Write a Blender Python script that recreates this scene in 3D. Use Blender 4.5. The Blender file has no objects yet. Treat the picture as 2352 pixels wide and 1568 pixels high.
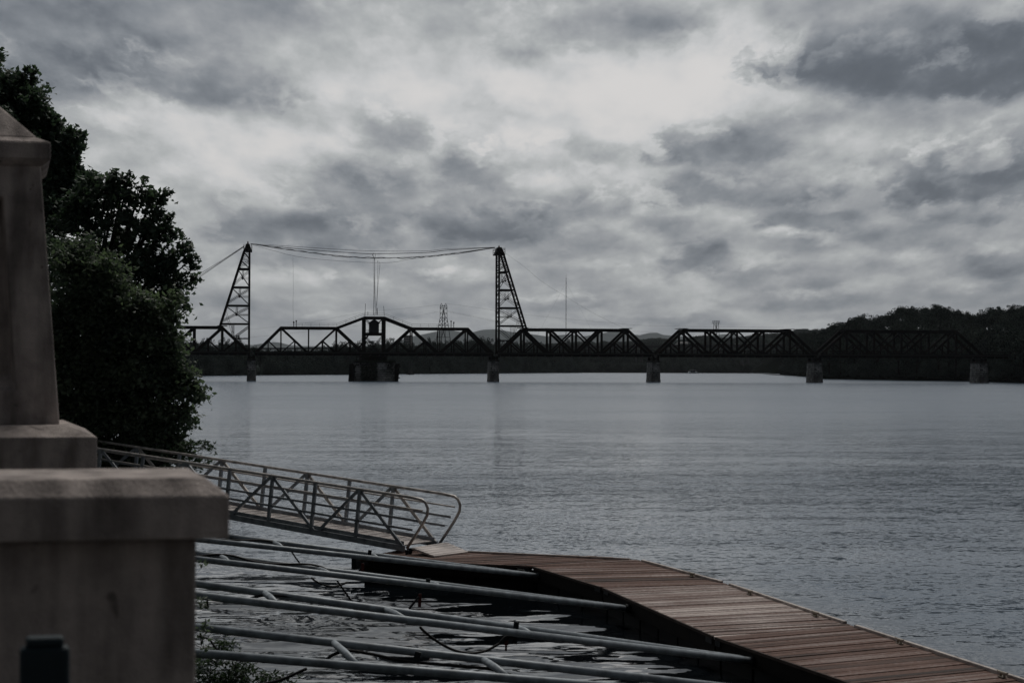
import bpy, math, random
import numpy as np
from mathutils import Vector, Matrix

random.seed(7)
RNG = np.random.default_rng(11)
SC = bpy.context.scene
COL = SC.collection

# ------------------------------------------------------------------ camera
F = 4540.0            # focal length in units of a 2352-wide picture
CW, CH = 2352.0, 1568.0
HZ, ROLL = 845.0, 0.00376
HAZE = 1.8e-5
EYE = Vector((0, 0, 4.6))
p = math.atan((HZ - CH / 2) / F)
fwd = Vector((0, math.cos(p), math.sin(p)))
rgt = Vector((math.cos(ROLL), 0, math.sin(ROLL)))
rgt = (rgt - rgt.dot(fwd) * fwd).normalized()
upv = rgt.cross(fwd)
cam_d = bpy.data.cameras.new('camera')
cam = bpy.data.objects.new('camera', cam_d)
COL.objects.link(cam)
SC.camera = cam
M3 = Matrix((rgt, upv, -fwd)).transposed()
cam.matrix_world = Matrix.Translation(EYE) @ M3.to_4x4()
cam_d.sensor_width = 36.0
cam_d.lens = 36.0 * F / CW
cam_d.clip_start = 0.1
cam_d.clip_end = 120000.0
cam_d.dof.use_dof = True
cam_d.dof.focus_distance = 250.0
cam_d.dof.aperture_fstop = cam_d.lens / 1000 / 0.0105

def ray(px, py):
    d = fwd + rgt * ((px - CW / 2) / F) + upv * ((CH / 2 - py) / F)
    return d / d.y
def P(px, py, d):
    return EYE + ray(px, py) * d
def PZ(px, py, z):
    r = ray(px, py)
    return EYE + r * ((z - EYE.z) / r.z)
def hz(px):
    return HZ + ROLL * (px - CW / 2)

# ------------------------------------------------------------------ sky
W = bpy.data.worlds.new('World')
SC.world = W
W.use_nodes = True
W.cycles.sampling_method = 'MANUAL'
W.cycles.sample_map_resolution = 512
nt = W.node_tree
nt.nodes.clear()
N, L = nt.nodes, nt.links
SUN_EL, SUN_AZ = math.radians(56), math.radians(18)     # azimuth from +Y towards +X

def setin(n, key, v):
    if hasattr(v, 'is_output'):
        L.new(v, n.inputs[key])
    else:
        n.inputs[key].default_value = v
def mth(op, a, b=0.0, c=0.0, clamp=False):
    n = N.new('ShaderNodeMath'); n.operation = op; n.use_clamp = clamp
    setin(n, 0, a); setin(n, 1, b); setin(n, 2, c)
    return n.outputs[0]
def noise(vec, scale, detail=6, rough=.55, dist=0.0, lac=2.0):
    n = N.new('ShaderNodeTexNoise'); n.noise_dimensions = '3D'
    L.new(vec, n.inputs['Vector'])
    n.inputs['Scale'].default_value = scale; n.inputs['Detail'].default_value = detail
    n.inputs['Roughness'].default_value = rough; n.inputs['Distortion'].default_value = dist
    n.inputs['Lacunarity'].default_value = lac
    return n
def comb(x, y, z=0.0):
    n = N.new('ShaderNodeCombineXYZ'); setin(n, 0, x); setin(n, 1, y); setin(n, 2, z)
    return n.outputs[0]
def vmad(v, m, a):
    n = N.new('ShaderNodeVectorMath'); n.operation = 'MULTIPLY_ADD'
    L.new(v, n.inputs[0]); setin(n, 1, m); setin(n, 2, a)
    return n.outputs[0]
def smooth(v, a, b, lo, hi):
    n = N.new('ShaderNodeMapRange'); n.interpolation_type = 'SMOOTHSTEP'
    setin(n, 0, v); n.inputs[1].default_value = a; n.inputs[2].default_value = b
    n.inputs[3].default_value = lo; n.inputs[4].default_value = hi
    return n.outputs[0]

tc = N.new('ShaderNodeTexCoord')
sep = N.new('ShaderNodeSeparateXYZ'); L.new(tc.outputs['Generated'], sep.inputs[0])
dx, dy, dz = sep.outputs
hyp = mth('SQRT', mth('ADD', mth('MULTIPLY', dx, dx), mth('MULTIPLY', dy, dy)))
U = mth('ARCTAN2', dx, dy)                    # azimuth, rad
V = mth('ARCTAN2', mth('ABSOLUTE', dz), hyp)  # elevation, rad
UV = comb(U, V, 0.0)
# cloud-plane coordinates: foreshortened towards the horizon
inv = mth('DIVIDE', 2.2, mth('ADD', V, 0.30))
CP = comb(mth('MULTIPLY', U, inv), mth('MULTIPLY', mth('LOGARITHM', mth('ADD', V, .11), math.e), 1.75), 3.7)
# irregular warp so that no cloud keeps a plain outline
wn = noise(CP, 2.0, 4, .55)
wn2 = noise(CP, 7.5, 6, .60)
warp = vmad(wn.outputs['Color'], (.072, .026, 0), (-.036, -.013, 0))
UVw = N.new('ShaderNodeVectorMath'); UVw.operation = 'ADD'; L.new(UV, UVw.inputs[0]); L.new(warp, UVw.inputs[1])
warp2 = vmad(wn2.outputs['Color'], (.022, .012, 0), (-.011, -.006, 0))
UVx = N.new('ShaderNodeVectorMath'); UVx.operation = 'ADD'; L.new(UVw.outputs[0], UVx.inputs[0]); L.new(warp2, UVx.inputs[1])
UVW = UVx.outputs[0]
# puffs eat into the outlines like cauliflower heads
pw = vmad(wn2.outputs['Color'], (.35, .35, 0), (-.17, -.17, 0))
pv_ = N.new('ShaderNodeVectorMath'); pv_.operation = 'ADD'; L.new(CP, pv_.inputs[0]); L.new(pw, pv_.inputs[1])
vo = N.new('ShaderNodeTexVoronoi'); vo.voronoi_dimensions = '2D'; vo.feature = 'SMOOTH_F1'; vo.inputs['Smoothness'].default_value = .25
L.new(pv_.outputs[0], vo.inputs['Vector']); vo.inputs['Scale'].default_value = 5.0; vo.inputs['Detail'].default_value = 2.5; vo.inputs['Roughness'].default_value = .5
puff = mth('MULTIPLY', mth('SUBTRACT', vo.outputs['Distance'], .40), .50)

# veil behind everything
soft = noise(CP, 1.3, 5, .5).outputs[0]
def glow(px, py, rx, ry, amp):
    q = vmad(UVw.outputs[0], (F / rx, F / ry, 0), (-(px - CW / 2) / rx, -(HZ - py) / ry, 0))
    n = N.new('ShaderNodeVectorMath'); n.operation = 'LENGTH'; L.new(q, n.inputs[0])
    return smooth(n.outputs[1], 0.0, 1.3, amp, 0.0)
val = mth('ADD', .655, mth('MULTIPLY', mth('SUBTRACT', soft, .5), .30))
for g_ in ((1250, 230, 620, 280, .15), (1620, 70, 170, 230, .12), (420, 340, 440, 160, .11), (1450, 330, 280, 240, .06), (900, 120, 500, 160, .02), (1280, 10, 480, 130, -.09), (650, 10, 520, 110, -.06), (250, 120, 420, 190, -.07)):
    val = mth('ADD', val, glow(*g_))
PA, PB = mth('MULTIPLY', puff, .5), mth('MULTIPLY', puff, 1.3)
sU = N.new('ShaderNodeSeparateXYZ'); L.new(UVW, sU.inputs[0]); UY = sU.outputs[1]
def cumulus(px, py, rx, ry, vt, vb, op=1.0, edge=.5, base=.42):
    """one cloud: lit head, dim flat base; laid over whatever lies farther away"""
    global val
    rx, ry = rx * 1.42, ry * 1.46; vt, vb = vt + .07, vb - .01
    u0, v0 = (px - CW / 2) / F, (HZ - py) / F
    q = vmad(UVW, (F / rx, F / ry, 0), (-u0 * F / rx, -v0 * F / ry, 0))
    n = N.new('ShaderNodeVectorMath'); n.operation = 'LENGTH'; L.new(q, n.inputs[0])
    qy = mth('MULTIPLY_ADD', UY, F / ry, -v0 * F / ry)
    m1 = smooth(mth('ADD', n.outputs[1], puff), 1 - edge, 1.0, op, 0.0)
    m2 = smooth(mth('ADD', qy, PA), -base - .30, -base + .16, 0.0, 1.0)
    shade = smooth(mth('SUBTRACT', qy, PB), -base + .02, .80, vb, vt)
    m = mth('MULTIPLY', m1, m2)
    val = mth('ADD', val, mth('MULTIPLY', m, mth('SUBTRACT', shade, val)))
CLOUDS = [
    (820, 742, 300, 18, .67, .60, .8), (1500, 736, 280, 18, .65, .575, .8), (2120, 738, 300, 20, .64, .56, .8), (640, 705, 150, 24, .71, .61, .9), (1240, 700, 180, 24, .70, .59, .9),
    (1900, 695, 280, 30, .655, .575, .8), (2250, 680, 190, 38, .64, .56, .8), (800, 655, 210, 38, .72, .61, .8), (1070, 640, 140, 38, .72, .61, .85), (500, 625, 130, 55, .75, .66, .8),
    (1370, 630, 150, 46, .70, .60, .8), (1740, 632, 190, 46, .67, .55, .9), (1560, 596, 95, 66, .68, .49, .95), (2010, 612, 220, 44, .66, .575, .8), (1835, 566, 120, 34, .76, .61, .85),
    (2260, 600, 160, 50, .65, .54, .85), (1210, 580, 180, 36, .69, .60, .8), (620, 590, 160, 34, .72, .62, .8), (960, 590, 190, 30, .70, .60, .8),
    (980, 555, 150, 34, .69, .585, .8), (560, 500, 140, 50, .74, .62, .8), (1300, 545, 150, 40, .70, .575, .85), (880, 480, 120, 46, .72, .57, .8), (1480, 520, 120, 44, .70, .58, .8),
    (700, 525, 290, 70, .70, .50, .9), (1100, 490, 225, 88, .69, .49, .9), (770, 425, 225, 90, .73, .54, .92), (920, 315, 140, 70, .79, .61, .9), (1115, 385, 92, 100, .70, .53, .85),
    (1385, 450, 140, 70, .80, .57, .85), (1270, 345, 150, 80, .85, .68, .9), (1720, 435, 260, 78, .69, .495, .9), (1850, 508, 150, 34, .63, .505, .85), (1650, 322, 175, 84, .71, .50, .9),
    (2200, 405, 290, 112, .69, .425, .95), (2160, 500, 130, 32, .61, .53, .8), (2040, 540, 120, 30, .60, .55, .7), (340, 352, 160, 60, .80, .73, .7), (2240, 372, 70, 40, .70, .62, .7),
    (2090, 135, 400, 118, .61, .41, .97, .45), (2330, 130, 260, 140, .58, .42, .9), (2300, 190, 200, 66, .55, .405, .9), (2060, 62, 120, 56, .68, .58, .7), (230, 165, 340, 130, .54, .39, .92, .6), (500, 200, 190, 76, .62, .50, .8),
    (1380, 75, 330, 92, .68, .575, .8, .6), (870, 55, 330, 50, .69, .645, .6, .6), (30, 60, 330, 120, .52, .44, .8, .7), (1160, 250, 140, 60, .81, .755, .6),
]
for c_ in CLOUDS: cumulus(*c_)
fine = noise(CP, 9.0, 6, .6, .1).outputs[0]
val = mth('ADD', val, mth('MULTIPLY', mth('SUBTRACT', fine, .5), .07))
CPo = N.new('ShaderNodeVectorMath'); CPo.operation = 'ADD'; CPo.inputs[1].default_value = (.015, .075, 0); L.new(CP, CPo.inputs[0])
lit = mth('SUBTRACT', noise(CP, 3.0, 6, .53).outputs[0], noise(CPo.outputs[0], 3.0, 6, .53).outputs[0])
val = mth('ADD', val, mth('MULTIPLY', mth('MULTIPLY', lit, smooth(V, 0.0, .08, .48, .66)), 1.0))
val = mth('ADD', val, mth('MULTIPLY', puff, -.05))
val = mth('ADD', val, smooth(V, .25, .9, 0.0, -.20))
val = mth('ADD', val, smooth(V, 0.0, .055, -.01, 0.0))
val = mth('SMOOTH_MAX', mth('SMOOTH_MIN', val, .82, .12), .36, .12)
cr = N.new('ShaderNodeValToRGB'); L.new(val, cr.inputs[0])
def lin(c): return tuple(((x / 255 + .055) / 1.055) ** 2.4 for x in c) + (1,)
els = cr.color_ramp.elements
els[0].position, els[0].color = .33, lin((80, 86, 94))
els[1].position, els[1].color = .84, lin((222, 219, 217))
for pos, c in ((.42, (102, 108, 116)), (.52, (132, 137, 143)), (.60, (155, 158, 162)), (.68, (177, 180, 181)), (.76, (201, 202, 203))):
    e = els.new(pos); e.color = lin(c)
sky = N.new('ShaderNodeTexSky'); sky.sky_type = 'NISHITA'; sky.sun_disc = False
sky.sun_elevation = SUN_EL; sky.sun_rotation = -SUN_AZ + math.pi * 0
sky.air_density = 1; sky.dust_density = 3
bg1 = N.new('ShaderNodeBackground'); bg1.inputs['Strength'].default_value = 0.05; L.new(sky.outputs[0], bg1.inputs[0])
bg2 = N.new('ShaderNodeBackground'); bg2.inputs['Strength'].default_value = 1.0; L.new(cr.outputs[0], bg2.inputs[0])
L.new(smooth(dy, -.30, .60, .19, 1.0), bg2.inputs['Strength'])      # sky dimmed beside and behind the camera, added to darken camera-facing sides
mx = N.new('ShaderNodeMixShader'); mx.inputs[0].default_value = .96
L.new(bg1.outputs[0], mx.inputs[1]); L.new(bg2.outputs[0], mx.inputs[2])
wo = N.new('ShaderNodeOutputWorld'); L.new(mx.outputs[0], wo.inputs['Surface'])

sd = bpy.data.lights.new('sun', 'SUN'); sun = bpy.data.objects.new('sun', sd); COL.objects.link(sun)
sd.energy = 1.5; sd.angle = math.radians(25); sd.color = (1, .96, .9)
sdir = Vector((math.sin(SUN_AZ) * math.cos(SUN_EL), math.cos(SUN_AZ) * math.cos(SUN_EL), math.sin(SUN_EL)))
sun.rotation_euler = sdir.to_track_quat('Z', 'Y').to_euler()
SC.view_settings.view_transform = 'Standard'
SC.view_settings.look = 'None'
SC.view_settings.exposure = 0.0
SC.view_settings.gamma = 1.0
SC.cycles.max_bounces = 6
SC.cycles.volume_bounces = 0
SC.cycles.use_denoising = True

# ------------------------------------------------------------------ materials
def mat(name, col, rough=.7, metal=0.0, spec=.5, var=None, bump=None, coord='Object', extra=None):
    """var = (scale, other colour, amount low, amount high); bump = (scale, strength, distance)"""
    m = bpy.data.materials.new(name); m.use_nodes = True
    t = m.node_tree; n, l = t.nodes, t.links
    b = n['Principled BSDF']
    b.inputs['Base Color'].default_value = (*col, 1)
    b.inputs['Roughness'].default_value = rough
    b.inputs['Metallic'].default_value = metal
    b.inputs['Specular IOR Level'].default_value = spec
    tcn = n.new('ShaderNodeTexCoord')
    if var:
        nz = n.new('ShaderNodeTexNoise'); nz.inputs['Scale'].default_value = var[0]; nz.inputs['Detail'].default_value = 7
        nz.inputs['Roughness'].default_value = .6
        l.new(tcn.outputs[coord], nz.inputs['Vector'])
        r = n.new('ShaderNodeValToRGB'); l.new(nz.outputs[0], r.inputs[0])
        r.color_ramp.elements[0].position = var[2]; r.color_ramp.elements[0].color = (*var[1], 1)
        r.color_ramp.elements[1].position = var[3]; r.color_ramp.elements[1].color = (*col, 1)
        l.new(r.outputs[0], b.inputs['Base Color'])
    if bump:
        nb = n.new('ShaderNodeTexNoise'); nb.inputs['Scale'].default_value = bump[0]; nb.inputs['Detail'].default_value = 6
        l.new(tcn.outputs[coord], nb.inputs['Vector'])
        bn = n.new('ShaderNodeBump'); bn.inputs['Strength'].default_value = bump[1]; bn.inputs['Distance'].default_value = bump[2]
        l.new(nb.outputs[0], bn.inputs['Height']); l.new(bn.outputs[0], b.inputs['Normal'])
    if extra: extra(t, n, l, b, tcn)
    return m

def pits(t, n, l, b, tcn):
    """dark weather pits and streaks in cast stone"""
    v = n.new('ShaderNodeTexVoronoi'); v.inputs['Scale'].default_value = 9
    nz = n.new('ShaderNodeTexNoise'); nz.inputs['Scale'].default_value = 5; l.new(tcn.outputs['Object'], nz.inputs['Vector'])
    va = n.new('ShaderNodeVectorMath'); va.operation = 'MULTIPLY_ADD'; va.inputs[1].default_value = (.3, .3, .3)
    l.new(nz.outputs['Color'], va.inputs[0]); l.new(tcn.outputs['Object'], va.inputs[2]); l.new(va.outputs[0], v.inputs['Vector'])
    mr = n.new('ShaderNodeMapRange'); l.new(v.outputs['Distance'], mr.inputs[0])
    mr.inputs[1].default_value = .05; mr.inputs[2].default_value = .14; mr.inputs[3].default_value = .45; mr.inputs[4].default_value = 1
    # streaks run down: squeeze z
    mp = n.new('ShaderNodeMapping'); mp.inputs['Scale'].default_value = (9, 9, 1.6); l.new(tcn.outputs['Object'], mp.inputs[0])
    sn = n.new('ShaderNodeTexNoise'); sn.inputs['Scale'].default_value = 1.0; sn.inputs['Detail'].default_value = 6; l.new(mp.outputs[0], sn.inputs['Vector'])
    ms = n.new('ShaderNodeMapRange'); l.new(sn.outputs[0], ms.inputs[0])
    ms.inputs[1].default_value = .35; ms.inputs[2].default_value = .65; ms.inputs[3].default_value = .52; ms.inputs[4].default_value = 1.25
    mu = n.new('ShaderNodeMath'); mu.operation = 'MULTIPLY'; l.new(mr.outputs[0], mu.inputs[0]); l.new(ms.outputs[0], mu.inputs[1])
    src = b.inputs['Base Color'].links[0].from_socket
    vm = n.new('ShaderNodeVectorMath'); vm.operation = 'SCALE'; l.new(src, vm.inputs[0]); l.new(mu.outputs[0], vm.inputs['Scale'])
    l.new(vm.outputs[0], b.inputs['Base Color'])

def courses(bw, bh, mortar):
    def fn(t, n, l, b, tcn):
        """coursed ashlar: stones vary in tone, joints are dark, walked round the pier by the angle"""
        br = n.new('ShaderNodeTexBrick')
        s = n.new('ShaderNodeSeparateXYZ'); l.new(tcn.outputs['Object'], s.inputs[0])
        ad = n.new('ShaderNodeMath'); ad.operation = 'ADD'; l.new(s.outputs[0], ad.inputs[0]); l.new(s.outputs[1], ad.inputs[1])
        c = n.new('ShaderNodeCombineXYZ'); l.new(ad.outputs[0], c.inputs[0]); l.new(s.outputs[2], c.inputs[1])
        l.new(c.outputs[0], br.inputs['Vector'])
        br.inputs['Scale'].default_value = 1; br.inputs['Brick Width'].default_value = bw; br.inputs['Row Height'].default_value = bh
        br.inputs['Mortar Size'].default_value = mortar; br.inputs['Color1'].default_value = (.70, .70, .70, 1)
        br.inputs['Color2'].default_value = (1.25, 1.25, 1.25, 1); br.inputs['Mortar'].default_value = (.35, .35, .35, 1)
        src = b.inputs['Base Color'].links[0].from_socket
        vm = n.new('ShaderNodeVectorMath'); vm.operation = 'MULTIPLY'; l.new(src, vm.inputs[0]); l.new(br.outputs[0], vm.inputs[1])
        l.new(vm.outputs[0], b.inputs['Base Color'])
    return fn

MT = {}
MT['steel'] = mat('black_steel', (.006, .006, .007), .75, 0, .12, var=(.5, (.016, .009, .006), .34, .6))
MT['deckwood'] = mat('bridge_timber', (.02, .018, .016), .9)
MT['pier'] = mat('pier_stone', (.34, .33, .315), .95, 0, .2, var=(.35, (.10, .10, .095), .35, .62), extra=courses(1.3, .70, .07))
MT['pierpale'] = mat('pale_pier_stone', (.36, .35, .335), .95, 0, .2, var=(.35, (.14, .14, .13), .35, .6), extra=courses(1.5, .8, .07))
MT['piercap'] = mat('pier_cap_stone', (.06, .055, .05), .95, 0, .2, var=(1.2, (.03, .03, .03), .3, .7))
MT['fender'] = mat('fender_timber', (.010, .009, .008), .95, 0, .1, var=(2, (.004, .004, .004), .3, .7))
MT['concrete'] = mat('cast_stone', (.50, .435, .40), .92, 0, .25, var=(7, (.29, .25, .235), .30, .66), bump=(120, .8, .01), extra=pits)
MT['galv'] = mat('galvanised_steel', (.33, .37, .40), .5, .15, .4, var=(7, (.17, .19, .205), .34, .62), bump=(30, .1, .01))
MT['alu'] = mat('aluminium', (.36, .38, .40), .42, .3, .5, var=(5, (.13, .14, .155), .3, .7))
MT['alurail'] = mat('aluminium_rail', (.66, .60, .55), .40, .3, .5, var=(6, (.2, .19, .18), .3, .7))
MT['aludeck'] = mat('aluminium_deck', (.52, .46, .43), .6, .2, .4, var=(2.2, (.27, .24, .225), .3, .7))
MT['alurib'] = mat('aluminium_deck_rib', (.55, .50, .47), .5, .3, .4)
MT['darkmetal'] = mat('dark_metal', (.012, .015, .018), .6, .3, .3)
MT['rubber'] = mat('black_cable', (.012, .010, .010), .6, 0, .3)
MT['red'] = mat('faded_red_strap', (.10, .010, .008), .7)
MT['black'] = mat('black_float', (.004, .004, .005), .7, 0, .2)
MT['fascia'] = mat('wet_dark_timber', (.012, .009, .007), .85, 0, .15, var=(3, (.004, .003, .003), .3, .7))
MT['trim'] = mat('pale_edge_trim', (.50, .44, .40), .6, 0, .4, var=(6, (.22, .18, .16), .3, .6))
MT['cleat'] = mat('weathered_cleat', (.36, .31, .24), .6, .2, .4, var=(20, (.2, .16, .12), .3, .7))
MT['chalk'] = mat('chalk_marks', (.45, .44, .38), .9)
MT['teal'] = mat('dark_teal_paint', (.020, .034, .042), .6, 0, .25, var=(14, (.013, .024, .030), .3, .7))
MT['farsteel'] = mat('grey_steel', (.025, .028, .032), .7, 0, .2)
MT['farconc'] = mat('grey_concrete', (.10, .10, .10), .9, 0, .2, var=(.2, (.06, .06, .06), .3, .7))
MT['lattice'] = mat('galvanised_lattice', (.04, .045, .052), .7, .2, .3)
MT['white'] = mat('white_paint', (.75, .74, .72), .45)
MT['whitebright'] = mat('polished_tank', (.85, .80, .76), .35)
MT['orange'] = mat('orange_paint', (.35, .09, .03), .5)
MT['signgreen'] = mat('sign_face', (.012, .03, .025), .6)
MT['palewall'] = mat('pale_wall', (.42, .42, .42), .9)
MT['glass'] = mat('dark_glass', (.02, .025, .03), .12, 0, .5)
MT['beacon'] = mat('red_beacon', (.12, .01, .01), .4)
MT['bark'] = mat('dark_bark', (.030, .026, .022), .95, 0, .1, var=(6, (.012, .010, .009), .3, .7))
MT['mound'] = mat('far_hill_forest', (.022, .030, .026), 1, 0, 0, var=(.004, (.035, .045, .040), .35, .65))
MT['soil'] = mat('river_mud', (.03, .028, .024), 1, 0, .1, var=(.3, (.018, .017, .015), .3, .7))
MT['bankmat'] = mat('grassy_bank', (.022, .030, .014), 1, 0, .1, var=(.8, (.012, .012, .009), .35, .6), bump=(4, .6, .2))
MT['paving'] = mat('grey_paving', (.08, .077, .074), .9, 0, .2, var=(2, (.05, .048, .046), .3, .7))
MT['flat'] = mat('far_land', (.006, .008, .006), 1, 0, 0, var=(.01, (.004, .005, .004), .3, .7))
MT['rock'] = mat('pale_rock', (.10, .10, .095), .95, 0, .1, var=(.8, (.04, .04, .04), .3, .7))

def leafmat(name, dark, light, scale, rough=.6, spec=.25, glow=0):
    def ex(t, n, l, b, tcn):
        g = n.new('ShaderNodeNewGeometry')
        nz = n.new('ShaderNodeTexNoise'); nz.inputs['Scale'].default_value = scale; nz.inputs['Detail'].default_value = 3
        l.new(g.outputs['Position'], nz.inputs['Vector'])
        ad = n.new('ShaderNodeMath'); ad.operation = 'MULTIPLY_ADD'; ad.inputs[1].default_value = .55; l.new(g.outputs['Random Per Island'], ad.inputs[0])
        l.new(nz.outputs[0], ad.inputs[2])
        r = n.new('ShaderNodeValToRGB'); l.new(ad.outputs[0], r.inputs[0])
        r.color_ramp.elements[0].position = .45; r.color_ramp.elements[0].color = (*dark, 1)
        r.color_ramp.elements[1].position = 1.0; r.color_ramp.elements[1].color = (*light, 1)
        l.new(r.outputs[0], b.inputs['Base Color'])
        if glow:
            tr = n.new('ShaderNodeBsdfTranslucent'); gm = n.new('ShaderNodeVectorMath'); gm.operation = 'MULTIPLY'; gm.inputs[1].default_value = (1.0, 1.15, .85)
            l.new(r.outputs[0], gm.inputs[0]); l.new(gm.outputs[0], tr.inputs['Color'])
            ms = n.new('ShaderNodeMixShader'); ms.inputs[0].default_value = glow; l.new(b.outputs[0], ms.inputs[1]); l.new(tr.outputs[0], ms.inputs[2])
            l.new(ms.outputs[0], n['Material Output'].inputs['Surface'])
    return mat(name, dark, rough, 0, spec, extra=ex)
MT['leafdark'] = leafmat('maple_leaves', (.038, .058, .044), (.085, .12, .08), .9, .55, .3, .35)
MT['leafvine'] = leafmat('vine_leaves', (.062, .084, .064), (.135, .168, .110), .8, .55, .3, .42)
MT['leafbush'] = leafmat('bush_leaves', (.024, .040, .024), (.075, .11, .062), .9, .6, .25, .35)
MT['leaffar'] = leafmat('far_leaves', (.010, .016, .014), (.085, .105, .09), .07, 1, 0)
MT['leaffar2'] = leafmat('far_leaves_dark', (.009, .015, .014), (.08, .10, .088), .06, 1, 0)
MT['ivy'] = leafmat('ivy_leaves', (.018, .026, .018), (.05, .065, .042), .5, 1, 0)

# water: dark and glossy, waves from several noise scales, ruffled by the wind outside the shelter of the dock
def water_mat():
    m = bpy.data.materials.new('river_water'); m.use_nodes = True
    t = m.node_tree; n, l = t.nodes, t.links
    b = n['Principled BSDF']
    b.inputs['Base Color'].default_value = (.026, .040, .054, 1)
    b.inputs['IOR'].default_value = 1.36
    g = n.new('ShaderNodeNewGeometry')
    def M(op, a, bb=0.0, c=0.0, clamp=False):
        q = n.new('ShaderNodeMath'); q.operation = op; q.use_clamp = clamp
        for i, v in enumerate((a, bb, c)):
            if hasattr(v, 'is_output'): l.new(v, q.inputs[i])
            else: q.inputs[i].default_value = v
        return q.outputs[0]
    def nz(sc, stretch, detail, rough=.55, dist=0, off=(0, 0, 0)):
        mp = n.new('ShaderNodeMapping'); mp.inputs['Scale'].default_value = (sc * stretch, sc, sc); mp.inputs['Location'].default_value = off
        mp.inputs['Rotation'].default_value = (0, 0, .08)
        l.new(g.outputs['Position'], mp.inputs[0])
        q = n.new('ShaderNodeTexNoise'); q.inputs['Scale'].default_value = 1; q.inputs['Detail'].default_value = detail
        q.inputs['Roughness'].default_value = rough; q.inputs['Distortion'].default_value = dist
        l.new(mp.outputs[0], q.inputs['Vector']); return q.outputs[0]
    def sm(v, a, bb, lo, hi):
        q = n.new('ShaderNodeMapRange'); q.interpolation_type = 'SMOOTHSTEP'; l.new(v, q.inputs[0])
        for i, x in enumerate((a, bb, lo, hi)): q.inputs[i + 1].default_value = x
        return q.outputs[0]
    s = n.new('ShaderNodeSeparateXYZ'); l.new(g.outputs['Position'], s.inputs[0])
    # distance outside the dock line (a bent line running away to the left): positive = open river
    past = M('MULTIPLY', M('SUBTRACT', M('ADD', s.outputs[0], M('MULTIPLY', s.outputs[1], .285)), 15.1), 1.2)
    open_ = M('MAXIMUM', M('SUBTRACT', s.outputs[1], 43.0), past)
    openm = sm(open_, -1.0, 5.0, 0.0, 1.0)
    mc = n.new('ShaderNodeMix'); mc.data_type = 'RGBA'; l.new(openm, mc.inputs[0]); mc.inputs[6].default_value = (.004, .006, .008, 1); mc.inputs[7].default_value = (.058, .094, .140, 1)  # base colour painted darker inside the dock line to keep its reflection black
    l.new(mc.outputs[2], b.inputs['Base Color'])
    patch = sm(nz(.022, .22, 5, .62), .40, .60, .45, 1.35)
    far = sm(s.outputs[1], 60, 420, 1.0, .62)
    # surface slopes straight from coloured noise: they keep their strength however far away a ripple lies
    def slopes(sc, stretch, detail, rough, dist, off, kx, ky, amt):
        mp = n.new('ShaderNodeMapping'); mp.inputs['Scale'].default_value = (sc * stretch, sc, sc); mp.inputs['Location'].default_value = off
        mp.inputs['Rotation'].default_value = (0, 0, .10)
        l.new(g.outputs['Position'], mp.inputs[0])
        q = n.new('ShaderNodeTexNoise'); q.inputs['Scale'].default_value = 1; q.inputs['Detail'].default_value = detail
        q.inputs['Roughness'].default_value = rough; q.inputs['Distortion'].default_value = dist
        l.new(mp.outputs[0], q.inputs['Vector'])
        v = n.new('ShaderNodeVectorMath'); v.operation = 'SUBTRACT'; l.new(q.outputs['Color'], v.inputs[0]); v.inputs[1].default_value = (.5, .5, .5)
        w = n.new('ShaderNodeVectorMath'); w.operation = 'MULTIPLY'; l.new(v.outputs[0], w.inputs[0]); w.inputs[1].default_value = (kx, ky, 0)
        x = n.new('ShaderNodeVectorMath'); x.operation = 'SCALE'; l.new(w.outputs[0], x.inputs[0])
        if hasattr(amt, 'is_output'): l.new(amt, x.inputs['Scale'])
        else: x.inputs['Scale'].default_value = amt
        return x.outputs[0]
    def vadd(a, bb):
        q = n.new('ShaderNodeVectorMath'); q.operation = 'ADD'; l.new(a, q.inputs[0]); l.new(bb, q.inputs[1]); return q.outputs[0]
    calm_amt = M('SUBTRACT', 1.0, openm); wind_amt = M('MULTIPLY', openm, patch)
    tot = vadd(slopes(1.0, .42, 2.5, .5, .9, (0, 0, 0), .30, .50, calm_amt), slopes(3.2, .5, 3, .5, .4, (3, 7, 0), .12, .20, calm_amt))
    tot = vadd(tot, slopes(2.6, .45, 5, .74, .2, (5, 2, 0), .38, .44, wind_amt))
    tot = vadd(tot, slopes(9.0, .6, 3, .65, .2, (1, 9, 0), .62, .78, wind_amt))
    tot = vadd(tot, slopes(.42, .30, 3, .6, .3, (8, 4, 0), .10, .26, wind_amt))
    up = n.new('ShaderNodeCombineXYZ'); up.inputs[2].default_value = 1
    nn = n.new('ShaderNodeVectorMath'); nn.operation = 'NORMALIZE'; l.new(vadd(tot, up.outputs[0]), nn.inputs[0])
    l.new(nn.outputs[0], b.inputs['Normal'])
    l.new(M('ADD', .03, M('MULTIPLY', openm, sm(s.outputs[1], 50, 300, .05, .20))), b.inputs['Roughness'])
    return m
MT['water'] = water_mat()

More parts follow.
